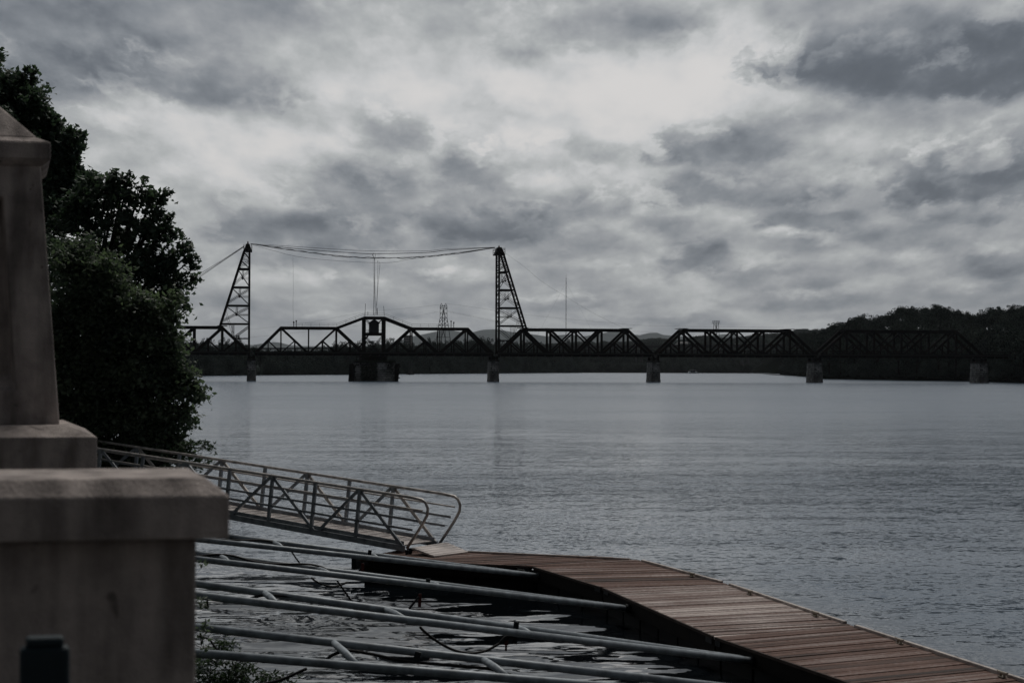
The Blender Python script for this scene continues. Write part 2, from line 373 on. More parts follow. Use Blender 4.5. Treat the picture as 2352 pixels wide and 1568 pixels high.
# ------------------------------------------------------------------ mesh helpers
ORG = {}
def origin(o): return ORG.get(o.name, Vector((0, 0, 0)))
def link(o, parent=None):
    COL.objects.link(o)
    if parent is not None: o.parent = parent
def tag(o, label=None, cat=None, group=None, kind=None):
    if label: o['label'] = label
    if cat: o['category'] = cat
    if group: o['group'] = group
    if kind: o['kind'] = kind
    return o
def empty(name, loc, label=None, cat=None, group=None):
    o = bpy.data.objects.new(name, None); o.location = loc; o.empty_display_size = .5
    COL.objects.link(o); ORG[o.name] = Vector(loc)
    return tag(o, label, cat, group)
def linkmesh(name, me, m, parent=None, at=None):
    """verts are in world space; shift them to the parent's (or at's) origin"""
    me.materials.append(m)
    o = bpy.data.objects.new(name, me)
    base = origin(parent) if parent is not None else (Vector(at) if at is not None else Vector((0, 0, 0)))
    if base.length > 0: me.transform(Matrix.Translation(-base))
    link(o, parent)
    if parent is None: o.location = base
    ORG[o.name] = base
    return o

class MB:
    def __init__(s): s.v = []; s.f = []; s.tone = []
    def add(s, vs, fs, tone=None):
        k = len(s.v); s.v += [tuple(v) for v in vs]; s.f += [tuple(i + k for i in f) for f in fs]
        s.tone += [tone if tone is not None else .5] * len(fs); return s
    def hexa(s, a, tone=None):
        return s.add(a, [(0, 3, 2, 1), (4, 5, 6, 7), (0, 1, 5, 4), (1, 2, 6, 5), (2, 3, 7, 6), (3, 0, 4, 7)], tone)
    def box(s, c, sx, sy, sz, R=None):
        c = Vector(c); o = []
        for z in (-1, 1):
            for x, y in ((-1, -1), (1, -1), (1, 1), (-1, 1)):
                v = Vector((x * sx / 2, y * sy / 2, z * sz / 2)); o.append(c + (R @ v if R else v))
        return s.hexa(o)
    def bar(s, a, b, w, h, side=None):
        """a beam from a to b; w across (along side), h the other way"""
        a, b = Vector(a), Vector(b); d = (b - a).normalized()
        sd_ = Vector(side) if side is not None else Vector((0, 0, 1)).cross(d)
        if sd_.length < 1e-4: sd_ = Vector((1, 0, 0))
        sd_ = (sd_ - sd_.dot(d) * d).normalized(); u = d.cross(sd_)
        o = []
        for q in (a, b):
            for x, y in ((-1, -1), (1, -1), (1, 1), (-1, 1)): o.append(q + sd_ * (x * w / 2) + u * (y * h / 2))
        return s.hexa(o)
    def tube(s, pts, r, n=8, cap=True):
        pts = [Vector(q) for q in pts]; m_ = len(pts)
        rs = r if isinstance(r, (list, tuple)) else [r] * m_
        vs = []; ref = None
        for i, q in enumerate(pts):
            d = (pts[min(i + 1, m_ - 1)] - pts[max(i - 1, 0)])
            d = d.normalized() if d.length > 1e-9 else Vector((0, 0, 1))
            if ref is None: ref = Vector((0, 0, 1)) if abs(d.z) < .9 else Vector((1, 0, 0))
            a = d.cross(ref).normalized(); c = a.cross(d); ref = c
            for k in range(n):
                t = 2 * math.pi * k / n; vs.append(q + (a * math.cos(t) + c * math.sin(t)) * rs[i])
        fs = []
        for i in range(m_ - 1):
            for k in range(n):
                k2 = (k + 1) % n; fs.append((i * n + k, i * n + k2, (i + 1) * n + k2, (i + 1) * n + k))
        if cap: fs.append(tuple(range(n - 1, -1, -1))); fs.append(tuple((m_ - 1) * n + k for k in range(n)))
        return s.add(vs, fs)
    def prism(s, poly, z0, z1, top=None, tone=None):
        """poly: list of (x, y); top: other outline at z1"""
        n = len(poly); top = top or poly
        vs = [(x, y, z0) for x, y in poly] + [(x, y, z1) for x, y in top]
        fs = [tuple(range(n - 1, -1, -1)), tuple(range(n, 2 * n))] + [(i, (i + 1) % n, n + (i + 1) % n, n + i) for i in range(n)]
        return s.add(vs, fs, tone)
    def mesh(s, name):
        me = bpy.data.meshes.new(name); me.from_pydata(s.v, [], s.f); me.update(); return me
    def build(s, name, m, parent=None, at=None, smooth=False, tone=False):
        me = s.mesh(name)
        if smooth: me.polygons.foreach_set('use_smooth', [True] * len(me.polygons))
        if tone:
            a = me.attributes.new('tone', 'FLOAT', 'FACE'); a.data.foreach_set('value', s.tone)
        return linkmesh(name, me, m, parent, at)

def leafmesh(name, C, size, rng, up=.35, fold=.25, aspect=.62):
    """one folded leaf (two triangles) per centre"""
    n = len(C); size = np.broadcast_to(np.asarray(size, float), (n,))[:, None]
    nrm = rng.normal(size=(n, 3)); nrm[:, 2] = np.abs(nrm[:, 2]) + up; nrm /= np.linalg.norm(nrm, axis=1)[:, None]
    t = rng.normal(size=(n, 3)); t -= (t * nrm).sum(1)[:, None] * nrm; t /= np.linalg.norm(t, axis=1)[:, None]
    b = np.cross(nrm, t)
    v = np.empty((n, 4, 3))
    v[:, 0] = C - t * size * .5; v[:, 2] = C + t * size * .5
    v[:, 1] = C + b * size * aspect * .5 - nrm * size * fold * .5
    v[:, 3] = C - b * size * aspect * .5 - nrm * size * fold * .5
    idx = (np.arange(n) * 4)[:, None]
    tri = np.concatenate([idx + [0, 1, 2], idx + [0, 2, 3]], axis=1).reshape(-1, 3)
    me = bpy.data.meshes.new(name)
    me.vertices.add(n * 4); me.vertices.foreach_set('co', v.reshape(-1).astype(np.float32))
    me.loops.add(len(tri) * 3); me.loops.foreach_set('vertex_index', tri.reshape(-1).astype(np.int32))
    me.polygons.add(len(tri)); me.polygons.foreach_set('loop_start', (np.arange(len(tri)) * 3).astype(np.int32))
    me.update(calc_edges=True); me.validate()
    return me

# ------------------------------------------------------------------ ground, water, far land
g = MB(); g.add([(-40000, -3000, -3), (40000, -3000, -3), (40000, 60000, -3), (-40000, 60000, -3)], [(0, 1, 2, 3)])
tag(g.build('ground', MT['soil']), kind='structure')
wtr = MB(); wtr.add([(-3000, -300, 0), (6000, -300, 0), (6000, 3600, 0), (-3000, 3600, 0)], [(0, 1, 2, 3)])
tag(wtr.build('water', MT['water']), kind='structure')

def shore(pts): return [PZ(x, y, 0.0) for x, y in pts]
def land(name, line, behind, zt, m):
    """a low bank: foot on the waterline, crest a few metres back, then a flat top out to the points behind"""
    mb = MB(); n = len(line)
    vs = []
    for q in line:
        out = Vector((q.x, q.y, 0)).normalized() * 4
        vs += [(q.x, q.y, -3), (q.x, q.y, .05), (q.x + out.x, q.y + out.y, zt)]
    fs = []
    for i in range(n - 1):
        a, b = i * 3, i * 3 + 3
        fs += [(a, b, b + 1, a + 1), (a + 1, b + 1, b + 2, a + 2)]
    mb.add(vs, fs)
    top = [vs[i * 3 + 2] for i in range(n)] + [(x, y, zt) for x, y in behind]
    mb.add(top, [tuple(range(len(top)))])
    return tag(mb.build(name, m), kind='structure')
LB = shore([(380, 864.5), (480, 862.5), (620, 861.3), (790, 860), (950, 858.5), (1120, 857.2), (1240, 856.3), (1330, 855.9)])
LB = [Vector((-900, 880, 0))] + LB
land('far_bank', LB, [(500, 2500), (600, 3400), (-3000, 3400), (-3000, 900)], .7, MT['flat'])
FB = shore([(1300, 855.2), (1560, 856.2), (1787, 856.9), (1900, 857.3)])
land('far_shore', [Vector((-2800, 3000, 0))] + FB + [Vector((1500, 2200, 0))], [(20000, 20000), (20000, 50000), (-20000, 50000), (-20000, 20000)], .8, MT['flat'])
RB = shore([(1791, 860.5), (1845, 864.4), (1894, 870.3), (2060, 873.3), (2224, 875.8), (2352, 879.7)])
RBall = RB + [Vector((300, 640, 0)), Vector((700, 400, 0))]
land('right_bank', RBall, [(5500, 400), (5500, 2000), (900, 2100), (260, 1650)], .8, MT['flat'])

# ------------------------------------------------------------------ far hills, one sheet with a crest per distance
def ridge(name, prof, d, depth, m, seed, label=None):
    rr = np.random.default_rng(seed)
    xs = np.arange(prof[0][0], prof[-1][0] + 1, 2.0)
    ys = np.interp(xs, [a for a, _ in prof], [b for _, b in prof])
    ph = rr.uniform(0, 6.28, 9)
    jag = sum(np.sin(xs * (.05 * 1.7 ** k) + ph[k]) * (.8 / 1.45 ** k) for k in range(9))
    jag = jag * .55 + rr.normal(0, .18, len(xs))
    mb = MB(); rows = 7; vs = []
    for j in range(rows):
        t = j / (rows - 1)
        hfac = math.sin(math.pi * min(1, .02 + t * .98)) if j not in (0, rows - 1) else 0
        prog = {0: 0, 1: .35, 2: .7, 3: 1.0, 4: .75, 5: .35, 6: 0}[j]
        for x, y in zip(xs, ys - jag * .5):
            q = P(x, y, d)
            z = (q.z - 1) * prog * (1 + (0 if j == 3 else .06 * math.sin(x * .11 + j * 2)))
            vs.append((q.x, d + (t - .5) * depth, max(z, 0) + 1))
    n = len(xs)
    fs = [(j * n + i, j * n + i + 1, (j + 1) * n + i + 1, (j + 1) * n + i) for j in range(rows - 1) for i in range(n - 1)]
    mb.add(vs, fs)
    return tag(mb.build(name, m), kind='structure')
X = lambda x: 918.7 + x * .26857
Y = lambda y: 516.8 + y * .26857
prof = [(240, 790), (500, 792), (581, 792), (613, 787), (629, 785.5), (645, 787), (667, 793), (800, 797), (900, 788)]
prof += [(X(a), Y(b)) for a, b in [(0, 985), (100, 950), (190, 935), (330, 905), (430, 900), (520, 913), (620, 915), (700, 897), (790, 890), (880, 900), (960, 915), (1050, 922), (1150, 935), (1250, 952), (1340, 942), (1440, 935), (1560, 952), (1700, 930), (1800, 912), (1870, 910), (1950, 930), (2050, 940), (2130, 922), (2200, 920), (2250, 938), (2352, 950)]]
prof += [(1590, 773), (1617, 771.5), (1640, 770), (1666, 767.3), (1687, 769), (1713, 773), (1760, 778), (2000, 784), (2700, 784)]
ridge('hills', prof, 26000, 9000, MT['mound'], 3)
prof2 = [(500, 806), (700, 806), (900, 800), (1120, 800), (1230, 798), (1260, 793), (1330, 789), (1400, 787), (1435, 789), (1480, 783), (1515, 780), (1537, 783), (1560, 786), (1600, 776), (1620, 774.5), (1650, 779), (1680, 781), (1709, 777), (1740, 771), (1760, 770), (1802, 768), (1830, 761), (1860, 759), (1900, 760), (2400, 762), (2700, 770)]
ridge('wooded_rise', prof2, 3900, 900, MT['mound'], 5)

# ------------------------------------------------------------------ far trees
def crown_mesh(name, seed, nclump, nleaf, sz, tall=1.25, irregular=.3):
    """a unit crown: radius about 1, height about 2*tall, base at 0"""
    r = np.random.default_rng(seed)
    C = []
    for i in range(nclump):
        u = r.normal(size=3); u /= np.linalg.norm(u); u[2] = abs(u[2]) * 1.0 - .35 if r.random() < .8 else u[2]
        rad = r.uniform(.35, .95) * (1 + irregular * r.normal() * .5)
        c = np.array([u[0] * rad, u[1] * rad, tall * (1 + u[2] * rad * .95)])
        k = int(nleaf * r.uniform(.6, 1.4)); s = r.uniform(.16, .30)
        p_ = r.normal(size=(k, 3)); p_ /= np.linalg.norm(p_, axis=1)[:, None]
        p_ *= (r.uniform(.5, 1, k) ** .5)[:, None] * s * np.array([1.15, 1.15, .8])
        C.append(c + p_)
    C = np.concatenate(C)
    return leafmesh(name, C, r.uniform(.6, 1.3, len(C)) * sz, r, up=.3)
CROWNS = [crown_mesh('crown_shape', 20 + i, 46, 60, .115, (1.0, 1.25, 1.5, 1.1, 1.35)[i]) for i in range(5)]
CZM = [max(v.co.z for v in c.vertices) * .97 for c in CROWNS]
for i, c in enumerate(CROWNS): c.materials.append(MT['leaffar'] if i % 2 else MT['leaffar2'])
tk = MB().tube([(0, 0, 0), (.03, 0, .5), (0, .02, 1.0), (.05, 0, 1.8)], [.075, .06, .05, .02], 6)
tk.tube([(0, 0, .7), (.25, .1, 1.1), (.42, .12, 1.5)], [.035, .025, .01], 5).tube([(0, 0, .8), (-.22, -.1, 1.2), (-.36, .05, 1.55)], [.035, .025, .01], 5)
TRUNK = tk.mesh('trunk_shape'); TRUNK.materials.append(MT['bark'])
def far_tree(loc, rad, height, label, group, k=None):
    k = random.randrange(5) if k is None else k
    t = empty('broadleaf_tree', loc, label, 'tree', group)
    cz = height / CZM[k]
    for nm, me, sc in (('crown', CROWNS[k], (rad, rad, cz)), ('trunk', TRUNK, (rad, rad, height / 2.2))):
        o = bpy.data.objects.new(nm, me); COL.objects.link(o); o.parent = t
        o.scale = sc; o.rotation_euler = (0, 0, random.uniform(0, 6.28))
    return t
def massif(name, spots, label, mats, seed):
    """a wood that reads as one mass: crowns copied into one mesh"""
    r = np.random.default_rng(seed)
    base = [np.array([v.co[:] for v in c.vertices]) for c in CROWNS]
    Vs = []; 
    for x, y, z, rad, h in spots:
        k = r.integers(5); b = base[k].reshape(-1, 4, 3)
        b = b[r.random(len(b)) < .62].reshape(-1, 3)
        a = r.uniform(0, 6.28); ca, sa = math.cos(a), math.sin(a)
        cz = h / CZM[k]
        q = np.stack([(b[:, 0] * ca - b[:, 1] * sa) * rad + x, (b[:, 0] * sa + b[:, 1] * ca) * rad + y, b[:, 2] * cz + z], 1)
        Vs.append(q)
    v = np.concatenate(Vs); n = len(v) // 4
    idx = (np.arange(n) * 4)[:, None]
    tri = np.concatenate([idx + [0, 1, 2], idx + [0, 2, 3]], axis=1).reshape(-1, 3)
    me = bpy.data.meshes.new(name)
    me.vertices.add(n * 4); me.vertices.foreach_set('co', v.reshape(-1).astype(np.float32))
    me.loops.add(len(tri) * 3); me.loops.foreach_set('vertex_index', tri.reshape(-1).astype(np.int32))
    me.polygons.add(len(tri)); me.polygons.foreach_set('loop_start', (np.arange(len(tri)) * 3).astype(np.int32))
    me.update(calc_edges=True)
    o = linkmesh(name, me, mats)
    return tag(o, label, 'woodland', kind='stuff')

def along(line, t):
    seg = [(line[i + 1] - line[i]).length for i in range(len(line) - 1)]; tot = sum(seg); s = t * tot
    for i, q in enumerate(seg):
        if s <= q or i == len(seg) - 1: return line[i] + (line[i + 1] - line[i]) * (s / q)
        s -= q
def toppx(profile, x): return float(np.interp(x, [a for a, _ in profile], [b for _, b in profile]))
def to_px(v):
    d = Vector(v) - EYE; return CW / 2 + F * d.dot(rgt) / d.dot(fwd)
# left far bank: skyline as in the photograph
SKY_L = [(380, 780), (445, 781), (452, 771), (458, 782), (470, 776), (480, 774), (500, 786), (515, 777), (530, 772), (548, 770), (557, 771), (566, 790), (578, 789), (590, 800), (640, 801), (700, 800), (745, 797), (765, 782), (778, 780), (800, 787), (830, 786), (850, 784), (880, 778), (896, 774), (905, 776), (920, 780), (960, 788), (985, 775), (1000, 779), (1020, 783), (1040, 780), (1070, 778), (1100, 774), (1112, 771), (1125, 777), (1134, 775), (1150, 782), (1180, 785), (1204, 780), (1220, 782), (1240, 785), (1262, 793), (1290, 800), (1330, 812), (1345, 835)]
left_line = LB[1:]
spots = []
nL = 84
for i in range(nL):
    t = (i + random.uniform(.2, .8)) / nL
    q = along(left_line, t); px = to_px(q); out = Vector((q.x, q.y, 0)).normalized()
    back = random.uniform(28, 60); q = q + out * back; px = to_px(q)
    top = toppx(SKY_L, px) + random.uniform(-1.0, 2.5); h = EYE.z + (hz(px) - top) * q.y / F - 2
    rad = random.uniform(3.6, 5.6) * (q.y / 1300) ** .5
    far_tree((q.x, q.y, 2), rad, max(h, 6), 'dark broadleaf tree of the far bank treeline behind the swing bridge', 'trees of the far left bank')
for i in range(330):
    q = along(left_line, random.random()); out = Vector((q.x, q.y, 0)).normalized()
    q = q + out * random.uniform(0, 24); px = to_px(q)
    h = min(EYE.z + (hz(px) - toppx(SKY_L, px)) * q.y / F - 4, random.uniform(9, 19)) * random.uniform(.7, 1)
    spots.append((q.x, q.y, -.2, random.uniform(3, 5.5), max(4, h)))
for i in range(160):
    q = along(left_line, random.random()); out = Vector((q.x, q.y, 0)).normalized()
    q = q + out * random.uniform(60, 110); px = to_px(q)
    h = EYE.z + (hz(px) - toppx(SKY_L, px) - 9) * q.y / F
    spots.append((q.x, q.y, .6, random.uniform(4, 6), max(5, h * random.uniform(.8, 1))))
for i in range(380):
    q = along(left_line, random.random()); out = Vector((q.x, q.y, 0)).normalized(); q = q + out * random.uniform(-1, 14)
    spots.append((q.x, q.y, -2.0, random.uniform(3, 5), random.uniform(5, 9)))
massif('far_bank_woodland', spots, 'dense dark wood along the far left bank below the bridge', MT['leaffar2'], 5)
# far shore, seen under and behind the highway bridge
spots = []
for i in range(300):
    px = random.uniform(1290, 1920); d = random.uniform(2330, 2500); q = P(px, 850, d)
    spots.append((q.x, q.y, 1.5, random.uniform(6, 9), random.uniform(16, 26)))
for i in range(240):
    px = random.uniform(1200, 1960); d = random.uniform(2600, 3300); q = P(px, 850, d)
    top = toppx(prof2, px) + random.uniform(2, 16); spots.append((q.x, q.y, 1.5, random.uniform(8, 13), max(12, EYE.z + (hz(px) - top) * d / F)))
for i in range(420):
    px = random.uniform(1290, 1920); d = 4.6 * F / (float(np.interp(px, [1300, 1560, 1787, 1900], [855.2, 856.2, 856.9, 857.3])) - hz(px)) + random.uniform(0, 60); q = P(px, 850, d)
    spots.append((q.x, q.y, -3.0, random.uniform(4, 7), random.uniform(9, 16)))
massif('far_shore_woodland', spots, 'grey hazy wood along the far shore behind the motorboat', MT['leaffar'], 6)
# tree tops along the distant rise
spots = []
for i in range(420):
    px = random.uniform(1230, 1960); q = P(px, toppx(prof2, px), 3890 + random.uniform(-60, 60))
    h = random.uniform(12, 19); spots.append((q.x, q.y, q.z - h * .75, random.uniform(7, 10), h))
massif('rise_woodland', spots, 'distant tree tops on the low rise under the far hills', MT['leaffar'], 7)
# wooded right bank: rows climbing the hill
R4 = lambda pts: [(1837.5 + a * .21876, 660.3 + b * .21876) for a, b in pts]
SKY_R = R4([(0, 470), (90, 453), (160, 470), (230, 458), (265, 420), (290, 440), (340, 385), (400, 355), (470, 360), (510, 330), (550, 315), (600, 300), (640, 290), (680, 275), (740, 262), (780, 290), (800, 310), (880, 270), (970, 265), (1000, 230), (1080, 190), (1120, 180), (1200, 205), (1270, 215), (1330, 180), (1390, 170), (1440, 175), (1480, 185), (1560, 215), (1620, 230), (1680, 240), (1740, 250), (1870, 275), (1960, 215), (2030, 205), (2100, 205), (2200, 180), (2352, 185), (2600, 180), (3200, 200)])
# terrain of the right hill
hl = MB(); nx, ny = 40, 12; vs = []
for j in range(ny):
    for i in range(nx):
        px = 1800 + i * 22; t = j / (ny - 1)
        q0 = PZ(px, float(np.interp(px, [1791, 1845, 1894, 2060, 2224, 2352, 2800], [860.5, 864.4, 870.3, 873.3, 875.8, 879.7, 890])), 0)
        d = q0.y + 12 + t * 330; base = P(px, 850, d)
        ztop = EYE.z + (hz(px) - toppx(SKY_R, px)) * d / F - 15
        vs.append((base.x, base.y, 1.4 + max(0, ztop) * min(1, t * 1.15) ** .8))
for i in range(nx): vs.append((vs[(ny - 1) * nx + i][0], vs[(ny - 1) * nx + i][1] + 250, 1))
hl.add(vs, [(j * nx + i, j * nx + i + 1, (j + 1) * nx + i + 1, (j + 1) * nx + i) for j in range(ny) for i in range(nx - 1)])
tag(hl.build('hillside', MT['flat'], smooth=True), kind='structure')
for row in range(7):
    cnt = (28, 24, 24, 24, 26, 32, 38)[row]
    for i in range(cnt):
        px = 1805 + (i + random.uniform(.1, .9)) * 620 / cnt; t = row / 6
        q0 = PZ(px, float(np.interp(px, [1791, 1845, 1894, 2060, 2224, 2352, 2800], [860.5, 864.4, 870.3, 873.3, 875.8, 879.7, 890])), 0)
        d = q0.y + 10 + t * 300 + random.uniform(-12, 12); q = P(px, 850, d)
        ztop = EYE.z + (hz(px) - toppx(SKY_R, px) - random.uniform(-1, 3.0)) * d / F
        ground = 1.2 + max(0, ztop - 13) * min(1, t * 1.15 + .03) ** .8
        h = min(ztop - ground, random.uniform(15, 19)) if row >= 5 else min(ztop - ground, random.uniform(11, 17))
        far_tree((q.x, q.y, ground), random.uniform(4.2, 6.4) if row < 5 else random.uniform(3.4, 5.6), max(h, 7),
                 'dark broadleaf tree in the wood climbing the hill at the right bridge end' if row else 'dark shoreline tree with its crown low over the water at the right bridge end',
                 'trees on the right bank hill' if row else 'trees at the right waterline')
spots = []
for i in range(300):
    px = random.uniform(1793, 2440)
    q0 = PZ(px, float(np.interp(px, [1791, 1845, 1894, 2060, 2224, 2352, 2800], [860.5, 864.4, 870.3, 873.3, 875.8, 879.7, 890])), 0)
    d = q0.y + random.uniform(0, 45); q = P(px, 850, d)
    spots.append((q.x, q.y, -.3, random.uniform(2, 4.5), random.uniform(4, 11)))
massif('bank_undergrowth', spots, 'low dark undergrowth along the right waterline', MT['leaffar2'], 8)

# ------------------------------------------------------------------ railway bridge
r0 = ray(620, 800); a0 = math.atan2(r0.x, r0.y)
BN = Vector((math.sin(a0), math.cos(a0), 0)); BE = Vector((math.cos(a0), -math.sin(a0), 0))
def S1(px, D):      # distance along the bridge of a pixel column on the near truss plane
    r = ray(px, 800); k = D / (r.dot(BN)); return (r * k).dot(BE)
D0 = 650.0 * 81.4 / (S1(1134, 650) - S1(577, 650))
TW = 8.3
def Sx(px, w=0.0): return S1(px, D0 + w)
def BP(px, py, w=0.0):
    r = ray(px, py); return EYE + r * ((D0 + w) / r.dot(BN))
def Bz(px, py, w=0.0): return BP(px, py, w).z
def LW(s, w, z): q = BN * (D0 + w) + BE * s; return Vector((q.x, q.y, z))
R1 = lambda v: 344.5 + v * .26857
R2 = lambda v: 918.7 + v * .26857
R3 = lambda v: 1435.5 + v * .19531
R4x = lambda v: 1837.5 + v * .21876
ZB, ZT = 9.2, 17.75
ST = MT['steel']
def mem(name, par, a, b, h, w=.5):
    MB().bar(a, b, w, h, side=BN).build(name, ST, par)
def truss_plane(par, w, bot, top, diags, posts, zc=ZB, endposts=True, chord_h=.95, names=''):
    """bot: list of s; top: list of (s, z); diags: (top index, bottom s, thickness); posts: (s, z top, thickness)"""
    mb = MB()
    mb.bar(LW(bot[0], w, zc), LW(bot[1], w, zc), .6, 1.25, side=BN); mb.build('bottom_chord', ST, par)
    mb = MB()
    for a, b in zip(top[:-1], top[1:]): mb.bar(LW(a[0], w, a[1]), LW(b[0], w, b[1]), .62, chord_h, side=BN)
    for a in top: mb.box(LW(a[0], w, a[1] - .15), .66, .7, 1.1, Matrix.Rotation(-a0, 3, 'Z'))
    mb.build('top_chord', ST, par)
    mem('end_post', par, LW(bot[0], w, zc), LW(top[0][0], w, top[0][1]), .95, .62)
    mem('end_post', par, LW(bot[1], w, zc), LW(top[-1][0], w, top[-1][1]), .95, .62)
    for s, zt, th in posts: mem('vertical_post', par, LW(s, w, zc), LW(s, w, zt), th, .5)
    for sa, za, sb, th in diags: mem('diagonal', par, LW(sa, w, za), LW(sb, w, zc), th, .42)
def sub_panel(par, w, sa, za, sb, zc=ZB, th=.42):
    """the short post and strut that hang from the middle of a diagonal running from (sa, za) down to sb"""
    m_ = (sa + sb) / 2; zm = (za + zc) / 2
    MB().bar(LW(m_, w, zc), LW(m_, w, zm), .3, th, side=BN).build('sub_post', ST, par)
    MB().bar(LW(m_, w, zm), LW(sa, w, zc + .2), .3, th, side=BN).build('sub_strut', ST, par)
def floor(par, s0, s1, rail=True, z0=8.55):
    mb = MB()
    mb.bar(LW(s0, TW / 2, z0 + .45), LW(s1, TW / 2, z0 + .45), TW - .8, .7, side=BN)
    for k in range(int((s1 - s0) / 3.1) + 1):
        s = s0 + .8 + k * (s1 - s0 - 1.6) / max(1, int((s1 - s0) / 3.1)); mb.bar(LW(s, -.9, z0 + .2), LW(s, TW + .3, z0 + .2), .35, .55)
    mb.build('deck', MT['deckwood'], par)
    if rail:
        mb = MB(); mb.bar(LW(s0, -1.25, z0 + 1.0), LW(s1, -1.25, z0 + 1.0), 1.5, .35, side=BN); mb.build('walkway', MT['deckwood'], par)
        mb = MB()
        for z in (1.35, 1.6, 1.85, 2.1, 2.35): mb.bar(LW(s0, -1.95, z0 + z), LW(s1, -1.95, z0 + z), .06, .07 if z < 2.3 else .11, side=BN)
        n_ = int((s1 - s0) / 2.2)
        for k in range(n_ + 1):
            s = s0 + k * (s1 - s0) / n_; mb.bar(LW(s, -1.95, z0 + 1.1), LW(s, -1.95, z0 + 2.4), .09, .09)
        n_ = int((s1 - s0) / .45)
        for k in range(n_):
            s = s0 + k * (s1 - s0) / n_; e_ = .5 * (1 if k % 2 else -1)
            mb.bar(LW(s - e_ / 2, -1.95, z0 + 1.2), LW(s + e_ / 2, -1.95, z0 + 2.3), .035, .035, side=BN)
        mb.build('railing', ST, par)
def laterals(par, tops, zt):
    mb = MB()
    for i, s in enumerate(tops):
        mb.bar(LW(s, 0, zt), LW(s, TW, zt), .35, .55)
        mb.bar(LW(s, 0, zt - 1.9), LW(s, 1.5, zt - .3), .2, .2); mb.bar(LW(s, TW, zt - 1.9), LW(s, TW - 1.5, zt - .3), .2, .2)
        if i: mb.bar(LW(tops[i - 1], 0, zt), LW(s, TW, zt), .2, .2); mb.bar(LW(tops[i - 1], TW, zt), LW(s, 0, zt), .2, .2)
    mb.build('top_bracing', ST, par)
SWG = 'spans of the black railway bridge'
def fixed_span(pxs, label, zt=ZT):
    ss = [Sx(x) for x in pxs]; n = len(ss) - 1
    par = empty('truss_span', LW((ss[0] + ss[-1]) / 2, TW / 2, ZB - 1), label, 'bridge span', SWG)
    nodes = ss[1:-1]; mid = len(nodes) // 2
    for w in (0, TW):
        dg = []; 
        for i in range(len(nodes) - 1):
            a, b = nodes[i], nodes[i + 1]
            if i < mid: dg.append((a, zt, b, .8)); sub_panel(par, w, a, zt, b)
            else: dg.append((b, zt, a, .8)); sub_panel(par, w, b, zt, a)
            if n % 2 == 0 and i == mid - 1: dg.append((b, zt, a, .5))
            if n % 2 == 0 and i == mid: dg.append((a, zt, b, .5))
        truss_plane(par, w, (ss[0], ss[-1]), [(s, zt) for s in nodes], dg, [(s, zt, .72) for s in nodes])
        for e, b in ((ss[0], nodes[0]), (ss[-1], nodes[-1])):
            m_ = (e + b) / 2; zm = (zt + ZB) / 2
            MB().bar(LW(m_, w, ZB), LW(m_, w, zm), .3, .42, side=BN).build('sub_post', ST, par)
            MB().bar(LW(m_, w, zm), LW(b, w, ZB + .2), .3, .42, side=BN).build('sub_strut', ST, par)
    laterals(par, nodes, zt + .1)
    floor(par, ss[0], ss[-1])
    mb = MB()
    for s in (nodes[0], nodes[-1]): mb.bar(LW(s - 1.6, TW / 2, zt + .62), LW(s + 1.6, TW / 2, zt + .62), TW, .14, side=BN)
    mb.build('cover_plate', ST, par)
    return par, ss
fixed_span([R1(v) for v in (-574, -345, -105, 135, 375, 615, 850)], 'black truss span running behind the riverside tree at the far left', 17.75)
fixed_span([R2(v) for v in (839, 1060, 1285, 1505, 1724, 1948, 2170)], 'black truss span just right of the swing span, with the sloping tower foot on it', 17.65)
fixed_span([R3(v) for v in (381, 693, 1005, 1317, 1630, 1940, 2252)], 'black truss span with the white motorboat below it', 17.75)
fixed_span([R4x(v) for v in (203, 490, 777, 1065, 1350, 1640, 1927)], 'black truss span in front of the wooded right hill', 17.75)

# swing span
sw = empty('swing_span', LW(Sx(R1(1918)), TW / 2, ZB - 1), 'black swing span with a raised middle and the gabled operator cabin', 'swing bridge', SWG)
PXS = {k: R1(k) for k in (900, 1120, 1358, 1596, 1833, 2003, 2240, 2478, 2716, 2936)}
sS = {k: Sx(v) for k, v in PXS.items()}
ZC = 21.3; ZS = 17.75
for w in (0, TW):
    top = [(sS[1120], ZS), (sS[1596], ZS), (sS[1833], ZC), (sS[2003], ZC), (sS[2240], ZS), (sS[2716], ZS)]
    dg = [(sS[1120], ZS, sS[1358], .62), (sS[1596], ZS, sS[1358], .62), (sS[1596], ZS, sS[1833], .85),
          (sS[2716], ZS, sS[2478], .62), (sS[2240], ZS, sS[2478], .62), (sS[2240], ZS, sS[2003], .85)]
    ps = [(sS[1120], ZS, .42), (sS[1358], ZS, .32), (sS[1596], ZS, .42), (sS[1833], ZC, .95), (sS[2003], ZC, .95),
          (sS[2240], ZS, .42), (sS[2478], ZS, .32), (sS[2716], ZS, .42)]
    truss_plane(sw, w, (sS[900], sS[2936]), top, dg, ps, chord_h=.9)
    for a, b in ((1120, 1358), (1596, 1358), (1596, 1833), (2716, 2478), (2240, 2478), (2240, 2003)): sub_panel(sw, w, sS[a], ZS, sS[b], th=.36)
    for e, b in ((sS[900], sS[1120]), (sS[2936], sS[2716])):
        m_ = (e + b) / 2; zm = (ZS + ZB) / 2
        MB().bar(LW(m_, w, ZB), LW(m_, w, zm), .3, .36, side=BN).build('sub_post', ST, sw)
        MB().bar(LW(m_, w, zm), LW(b, w, ZB + .2), .3, .36, side=BN).build('sub_strut', ST, sw)
laterals(sw, [sS[1120], sS[1358], sS[1596]], ZS + .1)
laterals(sw, [sS[2240], sS[2478], sS[2716]], ZS + .1)
floor(sw, sS[900], sS[2936])
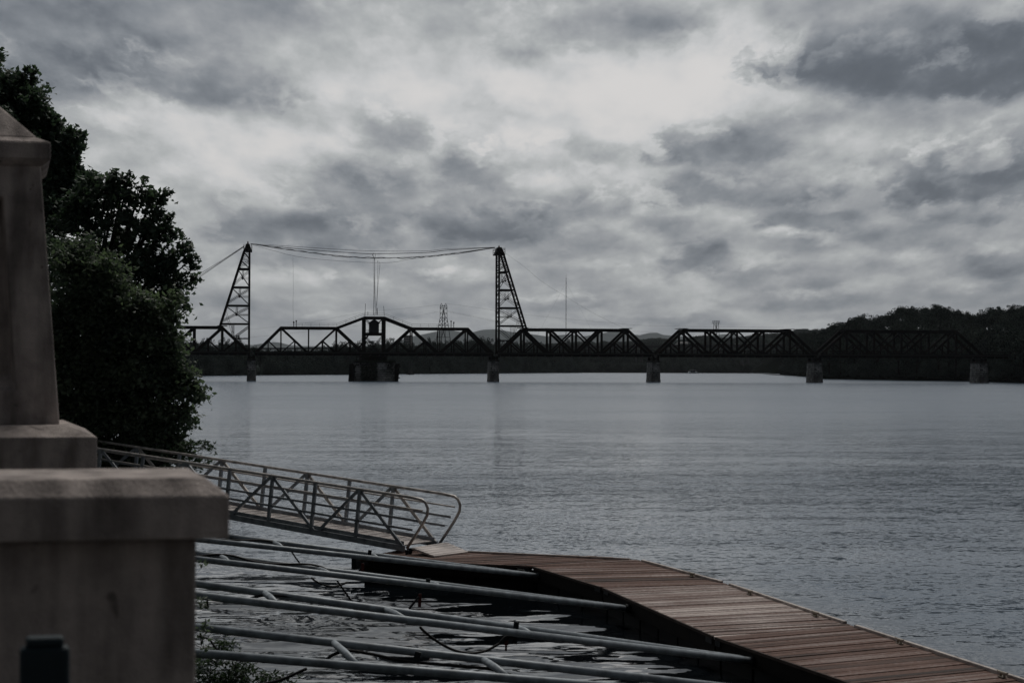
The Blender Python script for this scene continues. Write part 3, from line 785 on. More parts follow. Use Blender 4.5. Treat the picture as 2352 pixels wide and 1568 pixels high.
# bracing of the middle tower, platform, cabin, stair
zp = Bz(860, 765)
for w in (0, TW):
    mb = MB()
    mb.bar(LW(sS[1833], w, zp - .35), LW(sS[2003], w, zp - .35), .4, .8, side=BN)
    for o in (-.22, .22):
        mb.bar(LW(sS[1833] + .4, w + .01, zp - 1.0 + o), LW(sS[2003] - 1.6, w, ZB + .6 + o), .12, .14, side=BN)
        mb.bar(LW(sS[2003] - .4, w + .01, zp - 1.0 + o), LW(sS[1833] + 1.6, w, ZB + .6 + o), .12, .14, side=BN)
    mb.bar(LW(sS[1833] + .4, w, ZC - .4), LW(sS[1833] + 2.2, w, zp + 3.2), .15, .22, side=BN)
    mb.bar(LW(sS[2003] - .4, w, ZC - .4), LW(sS[2003] - 2.2, w, zp + 3.2), .15, .22, side=BN)
    mb.build('middle_bracing', ST, sw)
mb = MB(); mb.bar(LW(sS[1833] + .3, TW / 2, zp + .12), LW(sS[2003] - .3, TW / 2, zp + .12), TW - 1, .14, side=BN)
for k in range(6): s = sS[1833] + .7 + k * (sS[2003] - sS[1833] - 1.4) / 5; mb.bar(LW(s, .1, zp - .1), LW(s, TW - .1, zp - .1), .25, .3)
for z in (.6, 1.1):
    for sa, sb in ((sS[1833] + .4, Sx(848)), (Sx(871.5), sS[2003] - .3)): mb.bar(LW(sa, .6, zp + z), LW(sb, .6, zp + z), .05, .08, side=BN)
mb.build('platform', ST, sw)
cab = None
s0c, s1c = Sx(849), Sx(870.8); zc0, zc1, zc2 = zp + .18, Bz(860, 742), Bz(860, 732)
mb = MB(); mb.bar(LW((s0c + s1c) / 2, 1.5, (zc0 + zc1) / 2), LW((s0c + s1c) / 2, 6.5, (zc0 + zc1) / 2), s1c - s0c, zc1 - zc0, side=BE)
cab = mb.build('cabin', MT['darkmetal'], sw)
mb = MB(); sm_ = (s0c + s1c) / 2
vs = [LW(s0c - .5, 1.0, zc1 - .05), LW(s1c + .5, 1.0, zc1 - .05), LW(sm_, 1.0, zc2), LW(s0c - .5, 7, zc1 - .05), LW(s1c + .5, 7, zc1 - .05), LW(sm_, 7, zc2)]
mb.add(vs, [(0, 1, 2), (3, 5, 4), (0, 2, 5, 3), (1, 4, 5, 2), (0, 3, 4, 1)]); mb.build('roof', MT['darkmetal'], cab)
for sa, sb in ((sm_ + .25, s1c - .25), (s0c + .25, sm_ - .25)):
    mb = MB(); mb.bar(LW((sa + sb) / 2, 1.47, zc0 + 1.45), LW((sa + sb) / 2, 1.485, zc0 + 1.45), sb - sa, 1.0, side=BE); f_ = mb.build('window', MT['glass'], cab)
mb = MB(); mb.bar(LW(sS[1833] - 2.2, 1.2, ZB + 1.4), LW(sm_ - 1.4, 1.2, zp + .1), .9, .5, side=BN)
for o in (.5, 1.0): mb.bar(LW(sS[1833] - 3.0, .7, ZB + 1.4 + o), LW(sm_ - 1.7, .7, zp + .3 + o), .06, .08, side=BN)
mb.build('stair', ST, sw)
# top walkway rail
mb = MB()
tp = [(R1(1228), ZS + .5), (PXS[1596], ZS + .5), (PXS[1833], ZC + .5), (PXS[2003], ZC + .5), (PXS[2240], ZS + .5), (R2(460), ZS + .5)]
for (xa, za), (xb, zb) in zip(tp[:-1], tp[1:]):
    sa, sb = Sx(xa), Sx(xb)
    for o in (.5, 1.05): mb.bar(LW(sa, .3, za + o), LW(sb, .3, zb + o), .05, .07, side=BN)
    k = max(1, int((sb - sa) / 2.6))
    for i in range(k + 1): s = sa + (sb - sa) * i / k; z = za + (zb - za) * i / k; mb.bar(LW(s, .3, z), LW(s, .3, z + 1.1), .06, .06)
mb.build('top_railing', ST, sw)
for x, z0, h in ((R1(1228), ZS, 1.9), (R1(1250), ZS, 2.3), (R2(437), ZS, 2.5), (R2(460), ZS, 2.1)):
    mb = MB(); mb.bar(LW(Sx(x), .3, z0), LW(Sx(x), .3, z0 + h), .2, .2); mb.box(LW(Sx(x), .3, z0 + h), .45, .45, .5); mb.build('signal_lamp', ST, sw)
mb = MB()
for x0, x1, y0, y1 in ((838.2, 839.4, 728, 697), (882.7, 881.2, 724, 703), (845, 845, 724, 716), (867, 867, 724, 707)):
    mb.tube([BP(x0, y0, 0), BP(x1, y1, 0)], .07, 5)
mb.build('whip_antenna', ST, sw)
# turning drum under the middle
mb = MB(); c_ = LW(Sx(860), TW / 2, 0)
mb.tube([(c_.x, c_.y, 7.0), (c_.x, c_.y, 8.5)], 4.6, 24); mb.tube([(c_.x, c_.y, 6.6), (c_.x, c_.y, 7.0)], 5.0, 24)
mb.build('turntable', ST, sw)

def pier(px_right, label, half=1.65, ztop=6.75, name='bridge_pier', capc='piercap', wlen=(-1.6, TW + 1.6), shrink=.78):
    s = Sx(px_right, -1.6) - half
    def outline(h, l0, l1):
        return [LW(s + a, b, 0) for a, b in ((-h, l0 + .6 * h), (-h * .45, l0), (h * .45, l0), (h, l0 + .6 * h), (h, l1 - .6 * h), (h * .45, l1), (-h * .45, l1), (-h, l1 - .6 * h))]
    par = empty(name, LW(s, TW / 2, 0), label, 'bridge pier', 'stone piers of the railway bridge')
    xy = lambda o: [(v.x, v.y) for v in o]
    mb = MB(); nlev = 10; prev = None
    for i in range(nlev):
        t0, t1 = i / nlev, (i + 1) / nlev; z0 = -3 + (ztop + 3) * t0; z1 = -3 + (ztop + 3) * t1 - .06
        h0 = half * (1 + (shrink - 1) * t0); h1 = half * (1 + (shrink - 1) * t1) ; j = random.uniform(-.03, .03)
        mb.prism(xy(outline(h0 + j, wlen[0] - .5 + t0 * .6, wlen[1] + .5 - t0 * .6)), z0, z1, xy(outline(h1 + j, wlen[0] - .5 + t1 * .6, wlen[1] + .5 - t1 * .6)))
        if i < nlev - 1: mb.prism(xy(outline(h1 - .06, wlen[0] + .1, wlen[1] - .1)), z1, z1 + .06)
    mb.build('shaft', MT['pier'], par)
    mb = MB(); mb.prism(xy(outline(half * shrink + .25, wlen[0] - .05, wlen[1] + .05)), ztop - .05, ztop + .55)
    mb.build('cap', MT[capc], par)
    mb = MB()
    for w in (0, TW):
        for o in (-.75, .75): mb.box(LW(s + o, w, (ztop + .55 + 8.5) / 2), .8, 1.0, 8.55 - ztop - .5, Matrix.Rotation(-a0, 3, 'Z'))
    mb.bar(LW(s, 0, ztop + 1.1), LW(s, TW, ztop + 1.1), .8, .7)
    mb.build('bearing', ST, par)
pier(588.9, 'slim stone pier under the left cable tower')
pier(1148.3, 'stone pier under the right cable tower')
pier(1519, 'stone pier between the tower and the motorboat, in mid river')
pier(1892.6, 'stone pier where the bridge first meets the dark right bank', 1.75)
pier(2273.9, 'rightmost stone pier with one pale patched face', 1.8)
pier(230, 'stone pier hidden behind the riverside tree')
# middle pier
pv = empty('pivot_pier', LW(Sx(868), TW / 2, 0), 'wide ivy-grown block pier under the swing span', 'bridge pier')
zt_ = Bz(860, 830, -2)
def pol(s0, s1, w0, w1, ch):
    o = [(s0 + ch, w0), (s1 - ch * .4, w0), (s1, w0 + ch * .5), (s1, w1 - ch), (s1 - ch, w1), (s0 + ch, w1), (s0, w1 - ch), (s0, w0 + ch)]
    return [(LW(a, b, 0).x, LW(a, b, 0).y) for a, b in o]
sa, sb = Sx(815, -3), Sx(908, -3)
mb = MB(); mb.prism(pol(sa - .5, sb + .4, -3.3, 12, 3.0), -3, zt_ - .5, pol(sa, sb, -2.9, 11.6, 2.8)); mb.build('masonry', MT['pierpale'], pv)
mb = MB(); mb.prism(pol(sa - .3, sb + .3, -3.2, 11.9, 2.8), zt_ - .5, zt_); mb.build('cornice', MT['piercap'], pv)
C = []
rr = np.random.default_rng(4)
for k in range(2600):
    s = sa + 2.0 + (rr.random() ** 1.1) * (Sx(866, -3) - sa - 2.0) + rr.normal() * .2; z = rr.uniform(.3, zt_)
    q = LW(s, -3.15 - rr.uniform(0, .35) - (zt_ - z) * .03, z); C.append(q[:])
for k in range(380):
    s = Sx(897, -3) + rr.normal() * .9; z = zt_ - abs(rr.normal()) * 2.2
    if z > .6 and s < sb: q = LW(s, -3.1 - rr.uniform(0, .3) - (zt_ - z) * .04, z); C.append(q[:])
for k in range(1200):
    s = rr.uniform(sa, sb); q = LW(s, rr.uniform(-3, 1), zt_ + rr.uniform(0, .45)); C.append(q[:])
linkmesh('ivy', leafmesh('ivy', np.array(C), rr.uniform(.25, .5, len(C)), rr), MT['ivy'], pv)
def fender(s0t, s1t, s0b, s1b, w0, w1, label):
    t = empty('pier_fender', LW((s0t + s1t) / 2, (w0 + w1) / 2, 0), label, 'fender', 'timber fenders of the wide pier')
    n_ = 9; 
    for k in range(n_):
        f = k / (n_ - 1); zt2 = zt_ - .4 - random.uniform(0, .9)
        a = LW(s0b + (s1b - s0b) * f, w0 + (w1 - w0) * (.5 + .5 * math.sin(f * 9)), -2); b = LW(s0t + (s1t - s0t) * f, w0 + (w1 - w0) * (.5 + .5 * math.sin(f * 9)), zt2)
        MB().tube([a, b], .26, 8).build('pile', MT['fender'], t)
    mb = MB()
    for z in (1.2, 3.2, 5.0):
        f = (z + 2) / (zt_ + 2)
        mb.bar(LW(s0b + (s0t - s0b) * f - .3, w0 - .4, z), LW(s1b + (s1t - s1b) * f + .3, w0 - .4, z), .3, .35, side=BN)
    mb.bar(LW(s0b, w0 + .2, 2.4), LW(s1b, w0 + .2, 2.4), .3, 5.2, side=BN)
    mb.build('planking', MT['fender'], t)
fender(Sx(806), Sx(816), Sx(802), Sx(816), -.5, 8, 'dark timber pile fender on the left side of the wide pier')
fender(Sx(907), Sx(918), Sx(905), Sx(914), -3.2, 6, 'leaning dark pile fender on the right side of the wide pier')
mb = MB(); mb.bar(LW(Sx(816), -1, 5.4), LW(Sx(833), -1, 5.4), 1.4, .3, side=BN); mb.bar(LW(Sx(818), -1.5, zt_ + 1.6), LW(Sx(836), -1.5, zt_ + 1.6), .8, .25, side=BN)
for x in (819, 826, 833): mb.bar(LW(Sx(x), -1.5, 5.4), LW(Sx(x), -1.5, zt_ + 2), .2, .2)
mb.build('service_landing', ST, pv)

# approaches
def approach(s0, s1, label):
    t = empty('girder_span', LW((s0 + s1) / 2, TW / 2, 8), label, 'bridge span', SWG)
    mb = MB()
    for w in (0, TW): mb.bar(LW(s0, w, 9.2), LW(s1, w, 9.2), .5, 1.5, side=BN)
    mb.build('girder', ST, t); floor(t, s0, s1)
    return t
approach(Sx(R4x(1930)), Sx(R4x(1930)) + 60, 'plate girder span with railing leading into the wood at the far right')
approach(Sx(R1(-574)) - 60, Sx(R1(-574)), 'plate girder span leading ashore behind the riverside tree')

# cable towers
def tower(label, pxv, pxs_foot, pxs_top, ytop, levels, ref_px, foot_z, head):
    sv, sf, st = Sx(pxv), Sx(pxs_foot), Sx(pxs_top)
    t = empty('cable_tower', LW(sv, TW / 2, 7.5), label, 'lattice tower', 'lattice towers beside the swing span')
    zs = [Bz(ref_px, y) for y in levels]; ztop = Bz(ref_px, ytop)
    f = lambda z: sf + (st - sf) * (z - foot_z) / (ztop - foot_z)
    sg = 1 if sf > sv else -1
    for w in (0, TW):
        mem('leg', t, LW(sv, w, 8.2), LW(sv, w, ztop), .62, .5)
        mem('leg', t, LW(sf, w, foot_z - .3), LW(f(ztop), w, ztop), .62, .5)
        allz = [ztop] + zs
        for i, z in enumerate(zs):
            big = i >= 1
            if z > foot_z - .5:
                mb = MB()
                if big: mb.bar(LW(sv, w, z), LW(f(z), w, z), .25, .5, side=BN)
                else:
                    for o in (-.25, .25): mb.bar(LW(sv, w, z + o), LW(f(z), w, z + o), .12, .14, side=BN)
                mb.build('cross_strut', ST, t)
            zu = allz[i]
            if z > foot_z - .5:
                mb = MB()
                mb.bar(LW(sv, w, z + .3), LW(f(zu), w, zu - .3), .12, .19, side=BN)
                for o in (-.28, .28): mb.bar(LW(sv, w, zu - .5 + o), LW(f(z), w, z + .7 + o), .1, .13, side=BN)
                zm = (z + zu) / 2; smid = (sv + f(zm)) / 2
                if i >= 2:
                    mb.box(LW(smid, w, zm), .5, .2, .5)
                    for o in (-.22, .22): mb.bar(LW(smid + o, w, zm), LW(smid + o - sg * .25, w, zu - .2), .08, .1, side=BN)
                    for o in (-.17, .17): mb.bar(LW(smid, w, zm + o), LW(sv, w, zm + o), .08, .1, side=BN)
                mb.build('cross_bracing', ST, t)
        zl = zs[-1]                           # open bay over the end post
        zu = zs[-2]
        mb = MB(); xm = sv + (sf - sv) * .55
        for o in (-.28, .28): mb.bar(LW(xm + o, w, zu), LW(xm + o, w, zl), .1, .13, side=BN)
        mb.bar(LW(sv, w, zu - .5), LW(xm, w, zl + .3), .1, .14, side=BN); mb.bar(LW(sv, w, zu - 1.1), LW(xm, w, zl - .3), .1, .14, side=BN)
        mb.bar(LW(sv, w, zl), LW(xm, w, zl), .2, .3, side=BN)
        mb.build('lower_bracing', ST, t)
    for fn in (lambda z: sv, f):
        mb = MB(); lv = [ztop] + [z for z in zs if z > foot_z - .5]
        sub = []
        for a, b in zip(lv[:-1], lv[1:]): sub += [(a, (a + b) / 2), ((a + b) / 2, b)]
        for a, b in sub:
            mb.bar(LW(fn(a), 0, a), LW(fn(a), TW, a), .2, .28)
            mb.bar(LW(fn(a), 0, a), LW(fn(b), TW, b), .12, .14); mb.bar(LW(fn(a), TW, a), LW(fn(b), 0, b), .12, .14)
        mb.build('end_bracing', ST, t)
    # head: railed platform with a tapering cable saddle housing
    hx0, hx1, hy0, hy1, hty = head
    s0, s1 = Sx(hx0, 1), Sx(hx1, 1); zb, zh, zbc = Bz(ref_px, hy1), Bz(ref_px, hy0), Bz(ref_px, hty)
    mb = MB(); mb.bar(LW(s0, TW / 2, zb + .25), LW(s1, TW / 2, zb + .25), TW * .9 + .8, .35, side=BN)
    for z in (1.0, 1.7, 2.2): 
        for w in (.2, TW - .2): mb.bar(LW(s0, w, zb + z), LW(s1, w, zb + z), .06, .09, side=BN)
        for s in (s0, s1): mb.bar(LW(s, .2, zb + z), LW(s, TW - .2, zb + z), .06, .09)
    for s in (s0, s1, (s0 + s1) / 2):
        for w in (.2, TW - .2): mb.bar(LW(s, w, zb), LW(s, w, zb + 2.3), .14, .14)
    mb.build('platform', ST, t)
    sm = (s0 + s1) / 2; hw = (s1 - s0) * .5
    mb = MB(); o1 = [(-hw * .95, .8), (hw * .95, .8), (hw * .95, TW - .8), (-hw * .95, TW - .8)]; o2 = [(-hw * .42, 2), (hw * .42, 2), (hw * .42, TW - 2), (-hw * .42, TW - 2)]
    q = lambda o: [(LW(sm + a, b, 0).x, LW(sm + a, b, 0).y) for a, b in o]
    mb.prism(q(o1), zb + .45, zh - .2, q(o2)); mb.build('saddle_housing', ST, t)
    mb = MB(); mb.tube([LW(sm, TW / 2, zh - .3), LW(sm, TW / 2, zbc)], [.34, .2], 8); mb.build('beacon', MT['beacon'], t)
    # access ladder going down the outer side
    mb = MB()
    a, b = LW(f(foot_z + 5.5), 0, foot_z + 5.5), LW(sf - sg * 5.5, -.8, ZB + 3)
    for o in (-.3, .3): mb.bar(a + BE * o, b + BE * o, .07, .09, side=BN)
    for k in range(12): c = a + (b - a) * (k / 11); mb.bar(c - BE * .3, c + BE * .3, .05, .05)
    mb.build('ladder', ST, t)
    return t, LW(sm, TW / 2, zh - .4)
A = lambda v: 528.3 + v * .17577
T1, H1 = tower('slanting lattice tower at the left end of the swing span', 571.6, 503.9, 559.3, A(270), [A(v) for v in (385, 505, 745, 985, 1225, 1415)], 571.6, 18.3,
      (558.6, 577, 557.5, 577, 552.6))
T2, H2 = tower('slanting lattice tower at the right end of the swing span', 1145.8, 1209, 1156.4, A(320), [A(v) for v in (430, 547, 780, 1015, 1250, 1440)], 1145.8, 18.2,
      (1137, 1158.6, 565.5, 585, 562.5))

# overhead cables
def cable(name, pts, r, label, cat='cable', w=TW / 2, group=None, d=None):
    q = [BP(x, y, w) if d is None else P(x, y, d) for x, y in pts]
    out = []
    for i in range(len(q) - 1):                 # Catmull-Rom for a smooth sag
        p0, p1, p2, p3 = q[max(i - 1, 0)], q[i], q[i + 1], q[min(i + 2, len(q) - 1)]
        for k in range(6):
            t = k / 6; out.append(.5 * ((2 * p1) + (p2 - p0) * t + (2 * p0 - 5 * p1 + 4 * p2 - p3) * t * t + (3 * p1 - p0 - 3 * p2 + p3) * t ** 3))
    out.append(q[-1])
    return tag(MB().tube(out, r, 5).build(name, MT['rubber'], at=out[0]), label, cat, group)
CG = 'cables between the two lattice towers'
c1 = lambda x, y: (R1(x), 516.8 + y * .26857)
c2 = lambda x, y: (R2(x), 516.8 + y * .26857)
cable('overhead_cable', [c1(860, 160), c1(1200, 182), c1(1600, 208), c1(1910, 222), c1(2352, 222), c2(400, 205), c2(812, 190)], .06, 'topmost thin cable between the lattice towers', group=CG)
cable('overhead_cable', [c1(860, 162), c1(1100, 188), c1(1400, 215), c1(1700, 236), c1(1910, 246), c1(2352, 236), c2(400, 216), c2(812, 192)], .10, 'second cable down between the lattice towers, carrying the bare hook line', group=CG)
def scallop(a, b, k, sag):
    o = []
    for i in range(k):
        t0 = i / k; o.append((a[0] + (b[0] - a[0]) * t0, a[1] + (b[1] - a[1]) * t0)); t1 = (i + .5) / k
        o.append((a[0] + (b[0] - a[0]) * t1, a[1] + (b[1] - a[1]) * t1 + sag))
    return o
pts = [c1(860, 160)] + scallop(c1(985, 178), c1(1640, 270), 6, 1.6) + scallop(c1(1640, 270), c1(2210, 282), 5, 1.6) + scallop(c1(2210, 282), c2(530, 238), 6, 1.6) + [c2(530, 238), c2(700, 212), c2(812, 194)]
cable('overhead_cable', pts, .10, 'scalloped cable hung in small loops between the lattice towers', group=CG)
cable('overhead_cable', [c1(860, 160), c1(1100, 200), c1(1400, 240), c1(1700, 270), c1(1910, 285), c1(2352, 268), c2(400, 248), c2(812, 194)], .09, 'messenger cable the small loops hang from', group=CG)
cable('overhead_cable', [c1(860, 163), c1(1050, 218), c1(1250, 268), c1(1500, 298), c1(1750, 315), c1(1960, 322), c1(2100, 316), c2(100, 290), c2(500, 245), c2(812, 196)], .045, 'lowest thin cable between the lattice towers', group=CG)
DG = 'cables hanging down to the swing span'
cable('drop_cable', [c1(1222, 275), c1(1226, 500), c1(1223, 700), c1(1228, 850)], .028, 'lone thin cable hanging down left of the operator cabin', group=DG)
cable('drop_cable', [c1(1912, 240), c1(1905, 260), c1(1921, 300), c1(1920, 500), c1(1917, 640), c1(1913, 770)], .085, 'thickest hanging cable straight above the operator cabin', group=DG)
cable('drop_cable', [c1(1908, 245), c1(1910, 400), c1(1914, 600), c1(1912, 770)], .04, 'hanging cable running tight along the left of the thickest one', group=DG)
cable('drop_cable', [c1(1930, 250), c1(1922, 320), c1(1925, 560), c1(1932, 770)], .06, 'thin kinked hanging cable just right of the thickest one', group=DG)
cable('drop_cable', [c1(1945, 315), c1(1950, 330), c1(1942, 600), c1(1938, 690), c1(1945, 770)], .05, 'rightmost pair, inner thin hanging cable', group=DG)
cable('drop_cable', [c1(1962, 318), c1(1966, 345), c1(1950, 520), c1(1942, 640), c1(1935, 770)], .05, 'rightmost bowed thin hanging cable above the cabin', group=DG)
SG = 'stay cables of the lattice towers'
for k, (dy0, dy1, lab) in enumerate(((0, 0, 'upper'), (5, 18, 'middle'), (9, 30, 'lower'))):
    cable('stay_cable', [c1(805, 178 + dy0), c1(600, 305 + dy0 * 1.6 + 6), c1(390, 440 + dy1), c1(60, 660 + dy1 * 1.3), c1(-500, 1000 + dy1)], .07, lab + ' stay cable from the left tower down behind the riverside tree', group=SG)
cable('stay_cable', [c2(890, 232), c2(1060, 355), c2(1220, 487), c2(1400, 600), c2(1640, 745), c2(1910, 880)], .022, 'long stay cable from the right tower down to the next truss', group=SG)

# ------------------------------------------------------------------ pylons, mast, gantry, building, dome
def frame3(name, segs, d, thick, depth, label, cat, m, flare=None):
    """a lattice drawn in one plane and given two faces with ties between them, so it stands as a real tower"""
    q0 = P(*segs[0][0], d)
    t = empty(name, (q0.x, d, 2), label, cat)
    faces = MB(); ties = MB(); seen = set()
    ymax = max(max(a[1], b[1]) for a, b in segs); ymin = min(min(a[1], b[1]) for a, b in segs)
    def dep(y): return depth * (.25 + .75 * ((y - ymin) / (ymax - ymin)) ** 1.3)
    for a, b in segs:
        for sgn in (-1, 1):
            pa, pb = P(*a, d), P(*b, d); pa.y += sgn * dep(a[1]); pb.y += sgn * dep(b[1]); faces.bar(pa, pb, thick, thick)
        for v in (a, b):
            if v not in seen:
                seen.add(v); pa = P(*v, d); pb = pa.copy(); pa.y -= dep(v[1]); pb.y += dep(v[1]); ties.bar(pa, pb, thick * .7, thick * .7, side=(1, 0, 0))
    faces.build('lattice', m, t); ties.build('cross_ties', m, t)
    return t
g6 = lambda x, y: (999.1 + x * .06225, 689.1 + y * .06228)
sg = []
def line(*pts):
    for a, b in zip(pts[:-1], pts[1:]): sg.append((g6(*a), g6(*b)))
line((235, 120), (195, 205), (190, 300), (190, 650), (150, 850), (60, 1400), (20, 1750)); line((400, 120), (440, 205), (445, 300), (445, 650), (480, 850), (555, 1380), (590, 1750))
line((190, 205), (440, 205)); line((190, 295), (440, 295)); line((190, 500), (440, 500)); line((215, 645), (410, 645)); line((140, 935), (485, 935)); line((60, 1370), (555, 1370))
line((235, 120), (290, 205), (310, 400), (240, 640)); line((400, 120), (345, 205), (322, 400), (400, 640))
line((280, 205), (190, 295)); line((350, 205), (440, 295)); line((190, 300), (310, 400), (445, 300)); line((190, 500), (310, 400), (445, 500))
line((310, 400), (275, 640), (265, 980), (240, 1450), (235, 1750)); line((322, 400), (350, 640), (365, 980), (380, 1450), (385, 1750))
line((190, 650), (270, 720), (160, 800), (265, 870), (140, 935)); line((440, 650), (355, 700), (470, 790), (360, 860), (485, 935))
line((275, 640), (355, 720), (270, 790), (362, 860), (262, 930)); line((110, 1100), (265, 980), (370, 1370)); line((510, 1110), (365, 980), (245, 1370))
frame3('transmission_pylon', sg, 1750, .32, 3.2, 'tall latticed transmission pylon rising behind the swing span', 'pylon', MT['lattice'])
g3 = lambda x, y: (1435.5 + x * .19531, 660.3 + y * .19531)
sg = []
def line3(*pts):
    for a, b in zip(pts[:-1], pts[1:]): sg.append((g3(*a), g3(*b)))
line3((1028, 390), (1116, 390)); line3((1018, 421), (1122, 421)); line3((1028, 390), (1036, 421), (1050, 390), (1058, 421), (1072, 390), (1080, 421), (1095, 390), (1103, 421), (1116, 390))
line3((1045, 421), (1040, 500), (1034, 590), (1028, 760)); line3((1068, 421), (1073, 500), (1078, 590), (1082, 760)); line3((1078, 421), (1073, 500), (1068, 590), (1062, 760)); line3((1100, 421), (1104, 500), (1110, 590), (1118, 760))
line3((1045, 421), (1072, 470), (1040, 510), (1076, 560), (1034, 600)); line3((1100, 421), (1075, 470), (1104, 510), (1072, 560), (1110, 600))
frame3('transmission_pylon', sg, 3500, .42, 3.5, 'small broad-armed pylon above the truss span over the motorboat', 'pylon', MT['lattice'])
ms = empty('radio_mast', (P(1300, 800, 3400).x, 3400, 2), 'tall thin guyed radio mast right of the right cable tower', 'mast')
mb = MB(); x_ = P(1300, 700, 3400).x; zt2 = P(1300, 638, 3400).z
for k in range(3):
    a = k * 2.094; mb.bar((x_ + .8 * math.cos(a), 3400 + .8 * math.sin(a), 2), (x_ + .8 * math.cos(a), 3400 + .8 * math.sin(a), zt2), .3, .3)
for k in range(60):
    z = 2 + (zt2 - 2) * k / 60; z2 = 2 + (zt2 - 2) * (k + 1) / 60; a, b = (k % 3) * 2.094, ((k + 1) % 3) * 2.094
    mb.bar((x_ + .8 * math.cos(a), 3400 + .8 * math.sin(a), z), (x_ + .8 * math.cos(b), 3400 + .8 * math.sin(b), z2), .18, .18)
mb.build('lattice', MT['lattice'], ms)
MB().tube([(x_, 3400, zt2), (x_, 3400, P(1300, 629, 3400).z)], [.25, .1], 6).build('antenna', MT['lattice'], ms)
mb = MB()
for k in range(3):
    a = k * 2.094 + .5
    for zf in (.45, .95): mb.tube([(x_, 3400, 2 + (zt2 - 2) * zf), (x_ + 95 * math.cos(a), 3400 + 95 * math.sin(a), 2)], .06, 4)
mb.build('guy_wires', MT['lattice'], ms)
# power lines
PG = 'power lines of the transmission pylon'
for k, (lab, pts) in enumerate((('upper power line dipping left from the pylon', [c2(340, 680), c2(120, 705), (830, 718), (700, 742), (560, 758)]),
    ('middle power line dipping left from the pylon', [c2(340, 737), c2(180, 770), (930, 732), (840, 746), (640, 768), (560, 776)]),
    ('upper power line running right from the pylon', [c2(400, 672), c2(650, 705), c2(900, 745), c2(1300, 790), c2(1800, 835), (1500, 748), (1800, 752)]),
    ('middle power line running right from the pylon', [c2(410, 735), c2(640, 780), c2(820, 820), c2(1000, 850), c2(1150, 870), (1300, 756), (1500, 762)]),
    ('lower power line running right from the pylon', [c2(410, 742), c2(640, 788), c2(820, 828), c2(1000, 860), c2(1150, 885), (1300, 765), (1500, 775)]))):
    cable('power_line', pts, .045, lab, 'power line', group=PG, d=1750)
# overhead sign gantry on the far highway
g5 = lambda x, y: (803.9 + x * .03906, 769.5 + y * .03906)
gt = empty('sign_gantry', (P(842, 800, 1950).x, 1950, 2), 'overhead highway sign gantry seen through the cabin frame', 'sign gantry')
mb = MB()
for x in (430, 1600):
    for o in (-1, 1): q = P(*g5(x, 345), 1950); mb.bar((q.x, 1950 + o, 2), (q.x, 1950 + o, q.z), .35, .35)
mb.build('post', MT['farsteel'], gt)
mb = MB()
for y in (345, 465):
    for o in (-1, 1):
        a, b = P(*g5(430, y), 1950), P(*g5(1600, y), 1950); a.y += o; b.y += o; mb.bar(a, b, .2, .22)
for k in range(10):
    a, b = P(*g5(430 + k * 117, 345), 1950), P(*g5(430 + (k + 1) * 117, 465), 1950); mb.bar(a, b, .15, .15) if k % 2 else mb.bar(Vector((a.x, a.y, b.z)), Vector((b.x, b.y, a.z)), .15, .15)
mb.build('beam', MT['farsteel'], gt)
for x0, x1 in ((790, 990), (1090, 1340)):
    a, b = P(*g5(x0, 335), 1948), P(*g5(x1, 478), 1948); mb = MB(); mb.box(((a.x + b.x) / 2, 1948, (a.z + b.z) / 2), b.x - a.x, .3, a.z - b.z); mb.build('sign_panel', MT['signgreen'], gt)
# block building behind the trees
bq0, bq1 = P(928, 771, 2300), P(944, 800, 2300)
bl = empty('office_block', ((bq0.x + bq1.x) / 2, 2300, 2), 'pale office block peeking over trees left of the transmission pylon', 'building')
mb = MB(); mb.box(((bq0.x + bq1.x) / 2, 2300, (bq0.z + 2) / 2), bq1.x - bq0.x, 14, bq0.z - 2); mb.build('wall', MT['palewall'], bl)
for zk in range(3):
    mb = MB(); mb.box(((bq0.x + bq1.x) / 2, 2292.9, bq0.z - 1.6 - zk * 2.6), (bq1.x - bq0.x) * .92, .2, 1.1); mb.build('window', MT['glass'], bl)
mb = MB(); mb.box(((bq0.x + bq1.x) / 2, 2300, bq0.z + .3), (bq1.x - bq0.x) + .8, 14.8, .6); mb.build('roof', MT['palewall'], bl)
dq = P(1305.4, 779, 3300)
dm = empty('radar_dome', (dq.x, 3300, 2), 'small white dome on the rise right of the right tower', 'dome')
mb = MB(); R_ = 3.6
rings = [[(dq.x + R_ * math.cos(t) * math.cos(e), 3300 + R_ * math.sin(t) * math.cos(e), dq.z - 1 + R_ * math.sin(e)) for t in np.linspace(0, 2 * math.pi, 16, endpoint=False)] for e in np.linspace(-.5, 1.5, 8)]
vs = [v for r_ in rings for v in r_]; mb.add(vs, [(i * 16 + k, i * 16 + (k + 1) % 16, (i + 1) * 16 + (k + 1) % 16, (i + 1) * 16 + k) for i in range(7) for k in range(16)])
mb.build('shell', MT['white'], dm, smooth=True)
mb = MB(); mb.box((dq.x, 3300, (dq.z - 3) / 2 + 1), 5, 5, dq.z - 4); mb.build('tower_base', MT['farconc'], dm)
